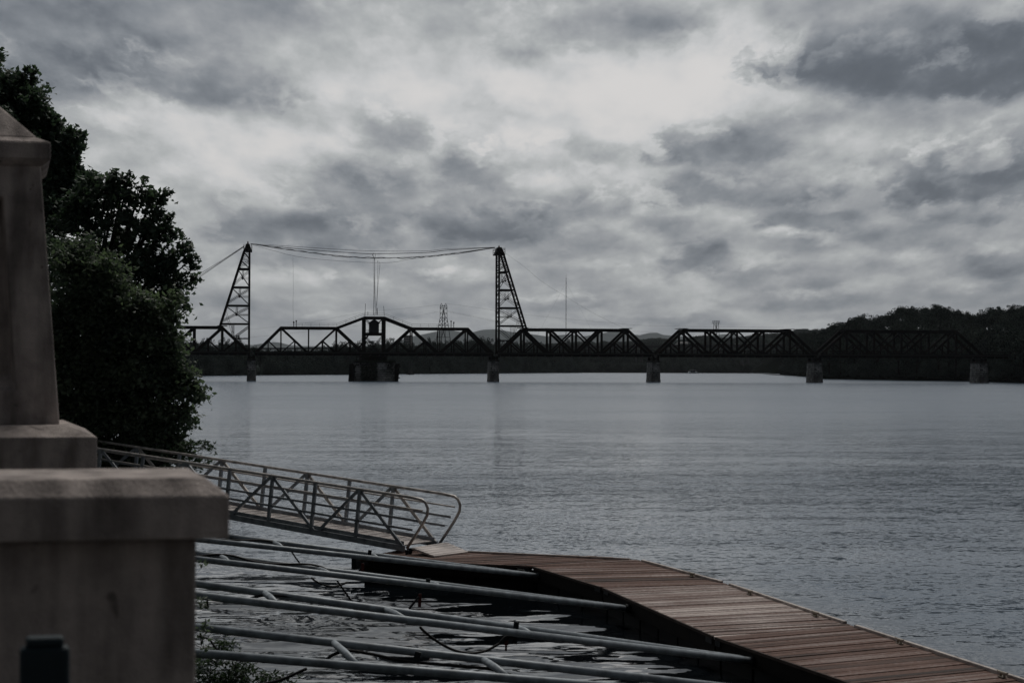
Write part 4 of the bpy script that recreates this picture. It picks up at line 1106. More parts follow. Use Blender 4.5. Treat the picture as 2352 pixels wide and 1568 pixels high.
# navigation light on a rock pile
bq = PZ(942.5, 860.2, 0)
rk = empty('rock_pile', bq, 'pile of pale rocks at the water under the small navigation light', 'rocks')
mb = MB()
for k in range(34):
    a = random.uniform(0, 6.28); r = random.uniform(0, 2.6); s = random.uniform(.5, 1.1); c = Vector((bq.x + r * math.cos(a), bq.y + r * math.sin(a), max(0, 1.9 - r * .8) * random.uniform(.4, 1)))
    Rm = Matrix.Rotation(random.uniform(0, 3), 3, 'Z') @ Matrix.Rotation(random.uniform(-.5, .5), 3, 'X'); mb.box(c, s * 1.3, s, s * .8, Rm)
mb.build('boulders', MT['rock'], rk)
nl = empty('navigation_light', (bq.x, bq.y, 1.9), 'little lattice navigation light on the rock pile', 'beacon')
mb = MB(); zt3 = P(942.5, 829, bq.y).z
for sx in (-1, 1):
    for sy in (-1, 1): mb.bar((bq.x + sx * 1.0, bq.y + sy * 1.0, 1.5), (bq.x + sx * .75, bq.y + sy * .75, zt3), .16, .16)
for k in range(5):
    z = 1.8 + (zt3 - 1.8) * k / 5; z2 = 1.8 + (zt3 - 1.8) * (k + 1) / 5
    for sy in (-.9, .9): mb.bar((bq.x - .9, bq.y + sy, z), (bq.x + .9, bq.y + sy, z2), .1, .1); mb.bar((bq.x + .9, bq.y + sy, z), (bq.x - .9, bq.y + sy, z2), .1, .1); mb.bar((bq.x - .9, bq.y + sy, z2), (bq.x + .9, bq.y + sy, z2), .1, .1)
mb.build('lattice', MT['farconc'], nl)

# ------------------------------------------------------------------ highway bridge
ha, hb = P(560, 795, 2830), P(1990, 784, 2060)
HD = Vector((hb.x - ha.x, hb.y - ha.y, 0)); HL = HD.length; HD.normalize(); HN = Vector((-HD.y, HD.x, 0))
ZH = 31.0
def hw(px):      # distance along the highway of a pixel column
    r = ray(px, 790); # intersect in plan
    M_ = np.array([[r.x, -HD.x], [r.y, -HD.y]]); k, s = np.linalg.solve(M_, np.array([ha.x, ha.y])); return s
def hp(s, w, z): q = Vector((ha.x, ha.y, 0)) + HD * s + HN * w; return Vector((q.x, q.y, z))
hbk = empty('highway_bridge', hp(HL / 2, 0, 0), 'long grey highway bridge crossing far behind the railway bridge', 'highway bridge')
MB().bar(hp(0, 7, ZH - .5), hp(HL, 7, ZH - .5), 14.5, 1.0, side=HN).build('road_deck', MT['farsteel'], hbk)
mb = MB()
for w in (0, 14): mb.bar(hp(0, w, ZH + .45), hp(HL, w, ZH + .45), .35, .95, side=HN)
mb.build('parapet', MT['farconc'], hbk)
mb = MB(); s0 = hw(1100)
npan = int((HL - s0) / 12)
for w in (1, 13):
    mb.bar(hp(s0, w, ZH - 1.7), hp(HL, w, ZH - 1.7), .8, 1.0, side=HN); mb.bar(hp(s0, w, ZH - 11), hp(HL, w, ZH - 11), .8, .9, side=HN)
    for k in range(npan):
        a = s0 + k * 12; mb.bar(hp(a, w, ZH - 1.5), hp(a, w, ZH - 11), .6, .6, side=HN)
        if k % 2: mb.bar(hp(a, w, ZH - 1.5), hp(a + 12, w, ZH - 11), .5, .6, side=HN)
        else: mb.bar(hp(a + 12, w, ZH - 1.5), hp(a, w, ZH - 11), .5, .6, side=HN)
mb.build('deck_truss', MT['farsteel'], hbk)
for px in (640, 760, 900, 1040, 1200, 1456.9, 1702, 1900):
    s = hw(px); mb = MB()
    for w in (2, 12): mb.add([hp(s - 2.2, w - 1.4, -2), hp(s + 2.2, w - 1.4, -2), hp(s + 2.2, w + 1.4, -2), hp(s - 2.2, w + 1.4, -2), hp(s - .9, w - .9, ZH - (11.4 if px > 1100 else 1)), hp(s + .9, w - .9, ZH - (11.4 if px > 1100 else 1)), hp(s + .9, w + .9, ZH - (11.4 if px > 1100 else 1)), hp(s - .9, w + .9, ZH - (11.4 if px > 1100 else 1))], [(0, 3, 2, 1), (4, 5, 6, 7), (0, 1, 5, 4), (1, 2, 6, 5), (2, 3, 7, 6), (3, 0, 4, 7)])
    mb.build('pier', MT['farconc'], hbk)
    if px > 1400: mb = MB(); mb.bar(hp(s - 6, 7, .9), hp(s + 6, 7, .9), 18, 1.8, side=HN); mb.build('footing', MT['farconc'], hbk)
def wheels(mb, pts, w0, w1, r):
    for s in pts:
        for w in (w0, w1): mb.tube([hp(s, w - .15, ZH + r), hp(s, w + .15, ZH + r)], r, 10)
st = hw(1549)
tr = empty('tank_truck', hp(st + 8, 3, ZH), 'tank truck with white cab and long polished tank on the highway bridge', 'truck')
mb = MB(); mb.bar(hp(st + .0, 3, ZH + 1.15), hp(st + 2.2, 3, ZH + 1.15), 2.2, 1.3, side=HN); mb.bar(hp(st + 2.0, 3, ZH + 2.2), hp(st + 4.4, 3, ZH + 2.2), 2.4, 3.2, side=HN)
mb.add([hp(st + 3.2, 1.8, ZH + 3.8), hp(st + 4.4, 1.8, ZH + 3.8), hp(st + 4.4, 4.2, ZH + 3.8), hp(st + 3.2, 4.2, ZH + 3.8), hp(st + 4.2, 1.9, ZH + 4.4), hp(st + 4.4, 1.9, ZH + 4.4), hp(st + 4.4, 4.1, ZH + 4.4), hp(st + 4.2, 4.1, ZH + 4.4)], [(0, 3, 2, 1), (4, 5, 6, 7), (0, 1, 5, 4), (1, 2, 6, 5), (2, 3, 7, 6), (3, 0, 4, 7)])
cb_ = mb.build('cab', MT['white'], tr)
MB().bar(hp(st + 2.4, 1.78, ZH + 2.9), hp(st + 3.4, 1.78, ZH + 2.9), .06, .8, side=HN).build('window', MT['glass'], cb_)
MB().tube([hp(st + 5.4, 3, ZH + 2.6), hp(st + 5.6, 3, ZH + 2.6), hp(st + 17.0, 3, ZH + 2.6), hp(st + 17.3, 3, ZH + 2.6)], [.8, 1.15, 1.15, .8], 16).build('tank', MT['whitebright'], tr, smooth=False)
MB().bar(hp(st + .5, 3, ZH + .95), hp(st + 17, 3, ZH + .95), 1.2, .3, side=HN).build('chassis', MT['darkmetal'], tr)
mb = MB(); wheels(mb, (st + 1.0, st + 4.9, st + 6.1, st + 14.6, st + 15.9), 1.9, 4.1, .5); mb.build('wheels', MT['rubber'], tr)
def car(px, m, label, w=3):
    s = hw(px); t = empty('car', hp(s + 2.3, w, ZH), label, 'car', 'vehicles on the highway bridge')
    prof_ = [(0, .35), (4.6, .35), (4.6, .9), (3.9, 1.05), (3.2, 1.5), (1.5, 1.55), (.6, 1.1), (0, 1.0)]; mb = MB(); n_ = len(prof_)
    vs = [hp(s + a, w - .9, ZH + b) for a, b in prof_] + [hp(s + a, w + .9, ZH + b) for a, b in prof_]
    mb.add(vs, [tuple(range(n_)), tuple(range(2 * n_ - 1, n_ - 1, -1))] + [(i, n_ + i, n_ + (i + 1) % n_, (i + 1) % n_) for i in range(n_)]); mb.build('body', m, t)
    MB().bar(hp(s + 1.5, w - .92, ZH + 1.22), hp(s + 3.2, w - .92, ZH + 1.22), .04, .4, side=HN).build('window', MT['glass'], t)
    mb = MB(); wheels(mb, (s + .9, s + 3.7), w - .85, w + .85, .33); mb.build('wheels', MT['rubber'], t)
car(1455, MT['white'], 'white car on the highway bridge left of the tank truck')
car(1684, MT['white'], 'white car on the highway bridge right of the tank truck')
car(1730, MT['farsteel'], 'dark grey car on the highway bridge between the white and the orange one')
car(1742, MT['farconc'], 'pale grey car close behind the dark grey one on the highway bridge', 9)
car(1805, MT['orange'], 'rust orange car near the right end of the highway bridge')

# ------------------------------------------------------------------ motorboat
wb = PZ(1591.8, 857.35, 0); bs = wb.y / F
bt = empty('motorboat', (wb.x, wb.y, 0), 'white catamaran motorboat with black canopy out on the far water', 'boat')
def bx(x): return wb.x + (x - 1160) * .02564 * bs
def bzz(y): return (1185 - y) * .02564 * bs
for sg_ in (-1, 1):
    mb = MB(); cx = 1160 + sg_ * 270
    prof_ = [(-75, 1185), (75, 1185), (110 if sg_ > 0 else 90, 1040), (60, 985), (-60, 1000), (-95, 1060)]
    k = len(prof_); vs = []
    for dy_, sc in ((-.6, .75), (1.0, 1), (8.5, 1)):
        vs += [Vector((bx(cx + a * sc * sg_), wb.y + dy_, bzz(b) * 1.0 - .15)) for a, b in prof_]
    mb.add(vs, [tuple(range(k)), tuple(range(3 * k - 1, 2 * k - 1, -1))] + [(j * k + i, j * k + (i + 1) % k, (j + 1) * k + (i + 1) % k, (j + 1) * k + i) for j in range(2) for i in range(k)])
    mb.build('hull', MT['white'], bt)
w_ = lambda a, b: (bx(b) - bx(a))
mb = MB(); mb.box(((bx(960) + bx(1360)) / 2, wb.y + 4.5, bzz(1100)), w_(960, 1360), 8, .9); mb.build('bridge_deck', MT['darkmetal'], bt)
mb = MB(); mb.box(((bx(1010) + bx(1330)) / 2, wb.y + .3, bzz(1050)), w_(1010, 1330), .2, .18); mb.box((bx(1160), wb.y + .2, bzz(1165)), w_(1050, 1270), .2, .2); mb.build('bow_rail', MT['white'], bt)
cb2 = MB(); cb2.box((bx(1160), wb.y + 4.2, bzz(980)), w_(930, 1390), 4.5, bzz(900) - bzz(1060)); cbo = cb2.build('cabin', MT['glass'], bt)
mb = MB(); mb.box((bx(1160), wb.y + 4.2, bzz(890)), w_(890, 1420), 5.4, .18); mb.box((bx(1160), wb.y + 1.9, bzz(970)), .12, .12, bzz(890) - bzz(1050)); mb.build('roof', MT['white'], cbo)
mb = MB(); vs = [Vector((bx(1170), wb.y + 2, bzz(880))), Vector((bx(1420), wb.y + 2, bzz(880))), Vector((bx(1430), wb.y + 6, bzz(880))), Vector((bx(1170), wb.y + 6, bzz(880))), Vector((bx(1230), wb.y + 2.5, bzz(800))), Vector((bx(1370), wb.y + 2.5, bzz(800))), Vector((bx(1380), wb.y + 5.5, bzz(800))), Vector((bx(1230), wb.y + 5.5, bzz(800)))]
mb.hexa(vs); mb.build('canopy', MT['darkmetal'], bt)
mb = MB(); mb.bar((bx(1075), wb.y + 3, bzz(880)), (bx(1140), wb.y + 3, bzz(720)), .14, .14); mb.bar((bx(1140), wb.y + 3, bzz(730)), (bx(1260), wb.y + 3, bzz(795)), .14, .22); mb.bar((bx(1240), wb.y + 3, bzz(800)), (bx(1370), wb.y + 3, bzz(790)), .14, .12); mb.build('arch', MT['farconc'], bt)

# ------------------------------------------------------------------ floating dock
def plankmat():
    def ex(t, n, l, b, tcn):
        at = n.new('ShaderNodeAttribute'); at.attribute_name = 'tone'
        g = n.new('ShaderNodeNewGeometry')
        nz = n.new('ShaderNodeTexNoise'); nz.inputs['Scale'].default_value = .8; nz.inputs['Detail'].default_value = 5; l.new(g.outputs['Position'], nz.inputs['Vector'])
        n2 = n.new('ShaderNodeTexNoise'); n2.inputs['Scale'].default_value = 14; n2.inputs['Detail'].default_value = 4; l.new(g.outputs['Position'], n2.inputs['Vector'])
        a = n.new('ShaderNodeMath'); a.operation = 'MULTIPLY_ADD'; a.inputs[1].default_value = .60; l.new(nz.outputs[0], a.inputs[0]); l.new(at.outputs['Fac'], a.inputs[2])
        c = n.new('ShaderNodeMath'); c.operation = 'MULTIPLY_ADD'; c.inputs[1].default_value = .48; l.new(n2.outputs[0], c.inputs[0]); l.new(a.outputs[0], c.inputs[2])
        c2 = n.new('ShaderNodeMath'); c2.operation = 'MULTIPLY'; c2.inputs[1].default_value = .85; l.new(c.outputs[0], c2.inputs[0])
        r = n.new('ShaderNodeValToRGB'); l.new(c2.outputs[0], r.inputs[0])
        e = r.color_ramp.elements
        e[0].position = .38; e[0].color = (.035, .022, .017, 1); e[1].position = 1.0; e[1].color = (.55, .47, .43, 1)
        k = e.new(.63); k.color = (.130, .066, .047, 1); k = e.new(.84); k.color = (.27, .215, .195, 1)
        l.new(r.outputs[0], b.inputs['Base Color'])
    return mat('weathered_planks', (.2, .13, .1), .82, 0, .25, extra=ex)
MT['plank'] = plankmat()
MT['edgewood'] = mat('edge_board', (.07, .05, .042), .85, 0, .2, var=(3, (.03, .022, .018), .3, .7))
dock = empty('floating_dock', PZ(1380, 1340, 0), 'bent floating dock with brown weathered planks curving away to the lower right', 'dock')
ZD = .5
Q = {k: PZ(x, y, ZD) for k, (x, y) in dict(a0=(824, 1283), a1=(918, 1261), b0=(1223, 1299.5), b1=(1470, 1286.5), c0=(1384, 1348), c1=(1671, 1341),
     d0=(1642, 1461), d1=(1957, 1435.5), e0=(2196, 1650), e1=(2592, 1641)).items()}
def clip(poly, nrm, c):      # keep nrm . p >= c
    out = []
    for i in range(len(poly)):
        a, b = poly[i], poly[(i + 1) % len(poly)]; da, db = nrm[0] * a[0] + nrm[1] * a[1] - c, nrm[0] * b[0] + nrm[1] * b[1] - c
        if da >= 0: out.append(a)
        if (da >= 0) != (db >= 0): t = da / (da - db); out.append((a[0] + (b[0] - a[0]) * t, a[1] + (b[1] - a[1]) * t))
    return out
def decking(name, corners, pa, pb, tone, amp, w=.145):
    poly = [(q.x, q.y) for q in corners]
    d = Vector((pb.x - pa.x, pb.y - pa.y)).normalized(); nr = (-d.y, d.x)
    vals = [nr[0] * x + nr[1] * y for x, y in poly]; lo, hi = min(vals), max(vals); k = int((hi - lo) / w) + 1; w = (hi - lo) / k
    mb = MB(); drift = 0
    for i in range(k):
        c = clip(clip(poly, nr, lo + i * w + .006), (-nr[0], -nr[1]), -(lo + (i + 1) * w - .006))
        if len(c) < 3: continue
        area = sum(c[j][0] * c[(j + 1) % len(c)][1] - c[(j + 1) % len(c)][0] * c[j][1] for j in range(len(c)))
        if area < 0: c = c[::-1]
        drift = drift * .6 + random.gauss(0, .075)
        tn = tone + drift * amp + random.gauss(0, .06) * amp - (.20 if random.random() < .09 else 0)
        dz = random.uniform(-.007, .007)
        mb.prism(c, ZD - .04 + dz, ZD + dz, tone=tn)
    return mb.build(name, MT['plank'], dock, tone=True)
QM = PZ(1400, 1277.3, ZD)
decking('deck_planks', [Q['a0'], Q['b0'], Q['b1'], QM, Q['a1']], Q['b0'], Q['b1'], .24, .9)
decking('deck_planks', [Q['b0'], Q['c0'], Q['c1'], Q['b1']], Q['c0'], Q['c1'], .17, .9)
decking('deck_planks', [Q['c0'], Q['d0'], Q['d1'], Q['c1']], Q['c0'] + (Q['d0'] - Q['c0']) * .5, Q['c1'] + (Q['d1'] - Q['c1']) * .5, .47, 1.25)
decking('deck_planks', [Q['d0'], Q['e0'], Q['e1'], Q['d1']], Q['d0'], Q['d1'], .17, 1.0)
segs_ = [('a0', 'b0', 'b1', 'a1'), ('b0', 'c0', 'c1', 'b1'), ('c0', 'd0', 'd1', 'c1'), ('d0', 'e0', 'e1', 'd1')]
for A_, B_, C_, D_ in segs_:
    n0, n1, f1, f0 = Q[A_], Q[B_], Q[C_], Q[D_]
    din = ((f0 + f1) / 2 - (n0 + n1) / 2).normalized(); dl = (n1 - n0).normalized()
    mb = MB(); z = Vector((0, 0, -.165))
    mb.bar(n0 + z + din * .03 + dl * .04, n1 + z + din * .03 - dl * .04, .05, .24, side=din); mb.build('side_beam', MT['fascia'], dock)
    mb = MB(); mb.bar(n0 + Vector((0, 0, -.02)) - din * .012 + dl * .06, n1 + Vector((0, 0, -.02)) - din * .012 - dl * .06, .03, .045, side=din); mb.build('edge_strip', MT['edgewood'], dock)
    dl2 = (f1 - f0).normalized()
    mb = MB(); mb.bar(f0 - din * .03 + Vector((0, 0, .02)) + dl2 * .22, f1 - din * .03 + Vector((0, 0, .02)) - dl2 * .22, .06, .045, side=din); mb.build('edge_trim', MT['trim'], dock)
    mb = MB(); mb.bar(f0 + z - din * .05, f1 + z - din * .05, .05, .24, side=din); mb.build('side_beam', MT['fascia'], dock)
    # float drums, a row under each section
    k = max(1, int((n1 - n0).length / 1.15))
    mb = MB()
    for i in range(k):
        t0, t1 = (i + .04) / k, (i + .96) / k
        a, b = n0 + (n1 - n0) * t0, n0 + (n1 - n0) * t1; c, d_ = f0 + (f1 - f0) * t1, f0 + (f1 - f0) * t0
        o = [a + din * .10, b + din * .10, c - din * .12, d_ - din * .12]
        mb.prism([(q.x, q.y) for q in o], -.25, .20)
    mb.build('float_drum', MT['black'], dock)
# joint plates with chalk scribble
def plate(px0, px1, y0, y1, near0, near1, scribble=False):
    d_ = (near1 - near0).normalized(); nn = Vector((d_.y, -d_.x, 0))
    if nn.y > 0: nn = -nn
    def at(px, py):
        r = ray(px, py); k = (near0 - EYE + nn * .012).dot(nn) / r.dot(nn); return EYE + r * k
    a, b = at(px0, y0), at(px1, y1); mb = MB(); zc = (a.z + b.z) / 2
    mb.bar(Vector((a.x, a.y, zc)), Vector((b.x, b.y, zc)), .012, abs(a.z - b.z), side=nn); o = mb.build('joint_plate', MT['darkmetal'], dock)
    if scribble:
        mb = MB(); S = [[(0, 3), (-.8, 3.6), (-.9, 4.6), (0, 5), (.5, 6.2), (-.8, 6.6)], [(2.2, 4.2), (2.2, 6.4)], [(3.8, 4.4), (3.9, 6.6)], [(4.0, 4.6), (5.2, 5.0), (5.2, 6.6)], [(6.6, 4.8), (6.8, 6.8)], [(7, 5), (8.1, 5.2), (8.1, 6.9)],
             [(9.4, 5.2), (9.4, 7)], [(9.4, 5.6), (10.4, 5.4), (10.4, 7.1)], [(14, 5.0), (12.2, 6.6), (11.6, 8.6), (13, 9.0)], [(13.4, 7.2), (13.5, 8.8)], [(14.6, 7.4), (14.7, 9)], [(15.8, 7.5), (16.0, 9.1)]]
        for st_ in S:
            for u, v in zip(st_[:-1], st_[1:]):
                p0, p1 = at(px0 + 1.6 + u[0] * .95, y0 + u[1] * 1.05 - .5), at(px0 + 1.6 + v[0] * .95, y0 + v[1] * 1.05 - .5)
                mb.bar(p0 + nn * .01, p1 + nn * .01, .006, .012, side=nn)
        mb.build('chalk_marks', MT['chalk'], o)
plate(1189, 1214, 1301.5, 1314, Q['a0'], Q['b0'], True)
plate(1366, 1379, 1346, 1360, Q['b0'], Q['c0']); plate(1387, 1397, 1354, 1367, Q['c0'], Q['d0'])
plate(1621, 1635, 1456, 1478, Q['c0'], Q['d0']); plate(1643, 1654, 1466, 1486, Q['d0'], Q['e0'])
plate(829, 846, 1287, 1298, Q['a0'], Q['b0'])
mb = MB(); mb.box(PZ(822, 1290, .38), .1, .5, .28, Matrix.Rotation(-.3, 3, 'Z')); mb.build('end_bracket', MT['darkmetal'], dock)
for i, (x, y) in enumerate(((1589, 1320), (1722, 1361), (1872.5, 1411), (2065.8, 1474), (2302.8, 1551))):
    q = PZ(x, y + 3, ZD + .01); f0, f1 = (Q['b1'], Q['c1']) if i == 0 else ((Q['c1'], Q['d1']) if i < 3 else (Q['d1'], Q['e1']))
    d_ = (f1 - f0).normalized(); dn = Vector((-d_.y, d_.x, 0)); mb = MB()
    up = Vector((0, 0, 1))
    for o in (-.05, .05): mb.tube([q + d_ * o, q + d_ * (o * 1.0) + up * .02, q + d_ * (o * .8) + up * .05], [.03, .018, .016], 8)
    mb.tube([q - d_ * .15 + up * .072, q - d_ * .10 + up * .062, q + up * .058, q + d_ * .10 + up * .062, q + d_ * .15 + up * .072], [.009, .015, .018, .015, .009], 8)
    mb.box(q + up * .006, .16, .07, .012, Matrix.Rotation(math.atan2(d_.y, d_.x), 3, 'Z'))
    mb.build('cleat', MT['cleat'], dock, smooth=False)

# ------------------------------------------------------------------ gangway
GU = Vector((-.866, .5, 0)); GN = Vector((.5, .866, 0)); G0 = Vector((-2.345, 43.8, .62)); GW_ = 1.36
def G(px, py):
    r = ray(px, py); k = (G0 - EYE).dot(GN) / r.dot(GN); return EYE + r * k
r7 = lambda x, y: (201 + x * .3784, 976.2 + y * .3784)
def G7(x, y): return G(*r7(x, y))
gw = empty('gangway', G0, 'aluminium truss gangway sloping down to the dock', 'gangway')
ra, rb = G7(65, 142), G7(1990, 441)              # top rail
ba, bb = G7(870, 556), G7(1928, 748)             # bottom chord
def railp(x): # world point on rail at picture column x (r7 units)
    r = ray(*r7(x, 300)); k = (G0 - EYE).dot(GN) / r.dot(GN); s = (EYE + r * k - ra).dot(GU) / (rb - ra).dot(GU); return ra + (rb - ra) * s
def botp(x):
    r = ray(*r7(x, 300)); k = (G0 - EYE).dot(GN) / r.dot(GN); s = (EYE + r * k - ba).dot(GU) / (bb - ba).dot(GU); return ba + (bb - ba) * s
sl = (rb - ra).normalized(); dn_ = (botp(1360) - railp(1385)); depth = dn_.length
AL = MT['alu']
tops = [-440, -180, 80, 338, 600, 865, 1125, 1385, 1655]; pk = {1125, 1655, 600, 80, -440}
for side, off in ((0, Vector((0, 0, 0))), (1, GN * GW_)):
    mb = MB(); ext = railp(-700)
    hoop = [G7(2030, 452), G7(2052, 470), G7(2066, 505), G7(2062, 545), G7(2030, 605), G7(1985, 675), G7(1938, 745)]
    mb.tube([ext + off] + [railp(x) + off for x in (0, 900, 1700, 1960)] + [h + off for h in hoop], .034, 10); mb.build('handrail', MT['alurail'], gw, smooth=True)
    mb = MB(); mb.bar(botp(-700) + off, botp(1925) + off, .07, .13, side=GN); mb.build('bottom_chord', AL, gw)
    for x in tops:
        a = railp(x) + off; b = botp(x - 27) + off
        MB().bar(a, b, .06, .075, side=GN).build('post', AL, gw)
        if x in pk:
            for q in (-235 - 20, 255):
                xe = x + q - 3 if q > 0 else x + q
                if x == 1655 and q > 0: xe = 1915
                MB().bar(a - sl * .02, botp(xe) + off + Vector((0, 0, .03)), .045, .068, side=GN).build('diagonal', MT['alurail'] if q > 0 and side else AL, gw)
            mb = MB(); mb.bar(a - sl * .09 - Vector((0, 0, .05)), a + sl * .09 - Vector((0, 0, .05)), .045, .11, side=GN); mb.build('gusset', AL, gw)
    for f, r_, xe in ((.22, .019, 2050), (.43, 0, 2030), (.62, 0, 2000)):
        mb = MB(); a = railp(-700) + (botp(-727) - railp(-700)) * f + off; b = railp(xe - 10) + (botp(xe - 37) - railp(xe - 10)) * f + off
        if r_: mb.tube([a, b], r_, 8)
        else: mb.bar(a, b, .022, .05, side=GN)
        mb.build('mid_rail', MT['alurail'] if r_ else AL, gw)
    mb = MB(); inn = GN * (.05 if side == 0 else -.05); mb.bar(botp(-700) + off + inn + Vector((0, 0, .10)), botp(1915) + off + inn + Vector((0, 0, .10)), .012, .09, side=GN); mb.build('toe_board', AL, gw)
dk = MB(); a, b = botp(-700) + Vector((0, 0, .045)), botp(1905) + Vector((0, 0, .045)); dk.bar(a + GN * GW_ / 2, b + GN * GW_ / 2, GW_ - .09, .03, side=GN)
dko = dk.build('walk_deck', MT['aludeck'], gw)
mb = MB(); Lg = (b - a).length
for k in range(int(Lg / .30)):
    c = a + (b - a) * ((k + .5) * .30 / Lg) + Vector((0, 0, .02)); mb.bar(c + GN * .06, c + GN * (GW_ - .06), .03, .012)
mb.build('deck_rib', MT['alurib'], dko)
mb = MB()
for x in tops: mb.bar(botp(x - 27) - Vector((0, 0, .03)), botp(x - 27) + GN * GW_ - Vector((0, 0, .03)), .06, .08)
mb.build('cross_beam', AL, gw)
# hinged landing plate
r7z = lambda x, y, z: PZ(*r7(x, y), z)
p4 = [r7z(1968, 742, .66), r7z(2105, 792, .535), r7z(2312, 766, .535), r7z(2180, 709, .66)]
mb = MB(); mb.hexa([q - Vector((0, 0, .035)) for q in p4] + p4); lp = mb.build('landing_plate', MT['aludeck'], gw)
mb = MB()
for k in range(5):
    t = (k + .5) / 5; mb.bar(p4[0] + (p4[1] - p4[0]) * t + Vector((0, 0, .004)), p4[3] + (p4[2] - p4[3]) * t + Vector((0, 0, .004)), .02, .008)
mb.build('deck_rib', MT['alurib'], lp)
mb = MB()
for q in (0, 1):
    c = p4[0] if q == 0 else p4[3]; mb.tube([Vector((c.x, c.y, .52)) + GU * .12 + GN * (.1 if q == 0 else -.1) - Vector((0, 0, 0)), Vector((c.x, c.y, .60)) + GU * .12 + GN * (.14 if q == 0 else -.14)], .05, 8)
    mb.bar(Vector((c.x, c.y, .60)) + GU * .12, Vector((c.x, c.y, .50)) + GU * .12, .06, .06, side=GN)
mb.build('roller_foot', MT['darkmetal'], gw)

# ------------------------------------------------------------------ stiff arms holding the dock off the shore
ARMS = [
    # front (left px, py, d), front end, back left, back end, extend left to
    ((493, 1242.5, 38.0), (1247, 1323, 40.7), (527.7, 1231.5, 39.1), (1236, 1321.5, 40.85)),
    ((465.5, 1284.7, 32.6), (1450, 1397.8, 35.2), (460, 1271.9, 33.8), (1436, 1395.0, 35.4)),
    ((460, 1367, 25.0), (1738, 1518, 29.0), (463.7, 1341.5, 26.1), (1716, 1513.5, 29.25)),
    ((452.7, 1499, 22.7), (2150, 1636, 23.6), (458, 1440.4, 23.9), (2120, 1628, 23.9)),
]
RUNGS = [((628.4, 650.4), (851, 868)), ((507.6, 526), (731, 758), (985, 1012)), ((608, 636), (885, 931), (1188, 1220)), ((766, 822), (1110, 1168))]
LABS = ['farthest mooring arm of two grey pipes, reaching the dock near the gangway', 'second farthest mooring arm of two grey pipes, ending at the dock bend',
        'third mooring arm of two grey pipes, ending on the long dock section', 'nearest and lowest mooring arm of two thick grey pipes, leaving the frame at the bottom']
def on_pipe(a, b, px):
    """point of the segment a-b seen in picture column px"""
    lo, hi = 0.0, 1.0
    if to_px(a) > to_px(b): a, b = b, a
    for _ in range(40):
        m_ = (lo + hi) / 2
        if to_px(a + (b - a) * m_) < px: lo = m_
        else: hi = m_
    return a + (b - a) * lo
AL_PIPES = []
for i, (f0, f1, b0, b1) in enumerate(ARMS):
    fa, fb, ba_, bb_ = P(*f0), P(*f1), P(*b0), P(*b1)
    t = empty('mooring_arm', fb, LABS[i], 'mooring arm', 'pipe arms mooring the dock')
    R_ = .052
    fl, bl_ = fa + (fa - fb) * .42, ba_ + (ba_ - bb_) * .42
    MB().tube([fl, fb], R_, 20).build('pipe', MT['galv'], t, smooth=True)
    MB().tube([bl_, bb_], R_ * .97, 20).build('pipe', MT['galv'], t, smooth=True)
    for x0, x1 in RUNGS[i]:
        q0, q1 = on_pipe(ba_, bb_, x0), on_pipe(fa, fb, x1); MB().tube([q0, q0 + (q1 - q0) * .5 + Vector((0, 0, .015)), q1], .044, 16).build('spacer', MT['galv'], t, smooth=True)
    mb = MB(); mb.tube([fb - (fb - fa).normalized() * .12, fb + (fb - fa).normalized() * .05], .075, 12); mb.box(fb + Vector((.08, .05, 0)), .16, .14, .26, Matrix.Rotation(.5, 3, 'Z')); mb.build('hinge_bracket', MT['darkmetal'], t)
    AL_PIPES.append((fa, fb, ba_, bb_))
# uprights with cable guides
for i, (x, y0, y1) in enumerate(((850, 1262.5, 1276), (984, 1328, 1342), (1186.5, 1427, 1466), (961, 1496, 1506))):
    fa, fb, ba_, bb_ = AL_PIPES[i]; q = on_pipe(fa, fb, x); d = q.y + .35
    a, b = P(x, y0, d), P(x - .6, y1 + 12, d); b.x = a.x - .03
    t = MB().bar(a, b, .075, .03, side=(1, 0, 0)).build('cable_post', MT['darkmetal'], at=b)
    tag(t, ['short upright bracket on the farthest mooring arm', 'short upright bracket on the second farthest mooring arm', 'short upright bracket on the third mooring arm above the hanging loop', 'low bracket behind the nearest mooring arm'][i], 'bracket', 'upright cable brackets')
def hose(name, pts, dfn, r, label, cat, m='rubber', group=None, zdrop=None):
    q = [P(x, y, dfn(x)) for x, y in pts]; out = []
    for i in range(len(q) - 1):
        p0, p1, p2, p3 = q[max(i - 1, 0)], q[i], q[i + 1], q[min(i + 2, len(q) - 1)]
        for k in range(5):
            t = k / 5; out.append(.5 * ((2 * p1) + (p2 - p0) * t + (2 * p0 - 5 * p1 + 4 * p2 - p3) * t * t + (3 * p1 - p0 - 3 * p2 + p3) * t ** 3))
    out.append(q[-1]); o = MB().tube(out, r, 8).build(name, MT[m], at=out[0], smooth=True)
    return tag(o, label, cat, group)
r8 = lambda pts: [(430.7 + x * .3662, 1205.9 + y * .3664) for x, y in pts]
def dline(i, back=True, add=-.08):
    fa, fb, ba_, bb_ = AL_PIPES[i]; a, b = (ba_, bb_) if back else (fa, fb)
    xa, xb = to_px(a), to_px(b); return lambda px: a.y + (b.y - a.y) * (px - xa) / (xb - xa) + add
HG = 'black hoses lying on the mooring arms'
hose('hose', r8([(-120, 70), (120, 82), (270, 92), (380, 92), (480, 94), (560, 108), (612, 128)]), dline(0), .017, 'thin black hose lying on the farthest mooring arm', 'hose', group=HG)
hose('hose', r8([(654, 166), (680, 205), (708, 242)]), dline(0, False, .1), .015, 'short black line dropping from the farthest mooring arm', 'hose', group=HG)
hose('hose', r8([(-60, 215), (60, 195), (130, 186), (200, 182), (290, 192), (400, 222), (510, 238), (620, 242), (720, 243), (780, 246), (845, 262), (880, 282), (905, 300)]), dline(1), .018, 'snaking black hose lying on the second farthest mooring arm', 'hose', group=HG)
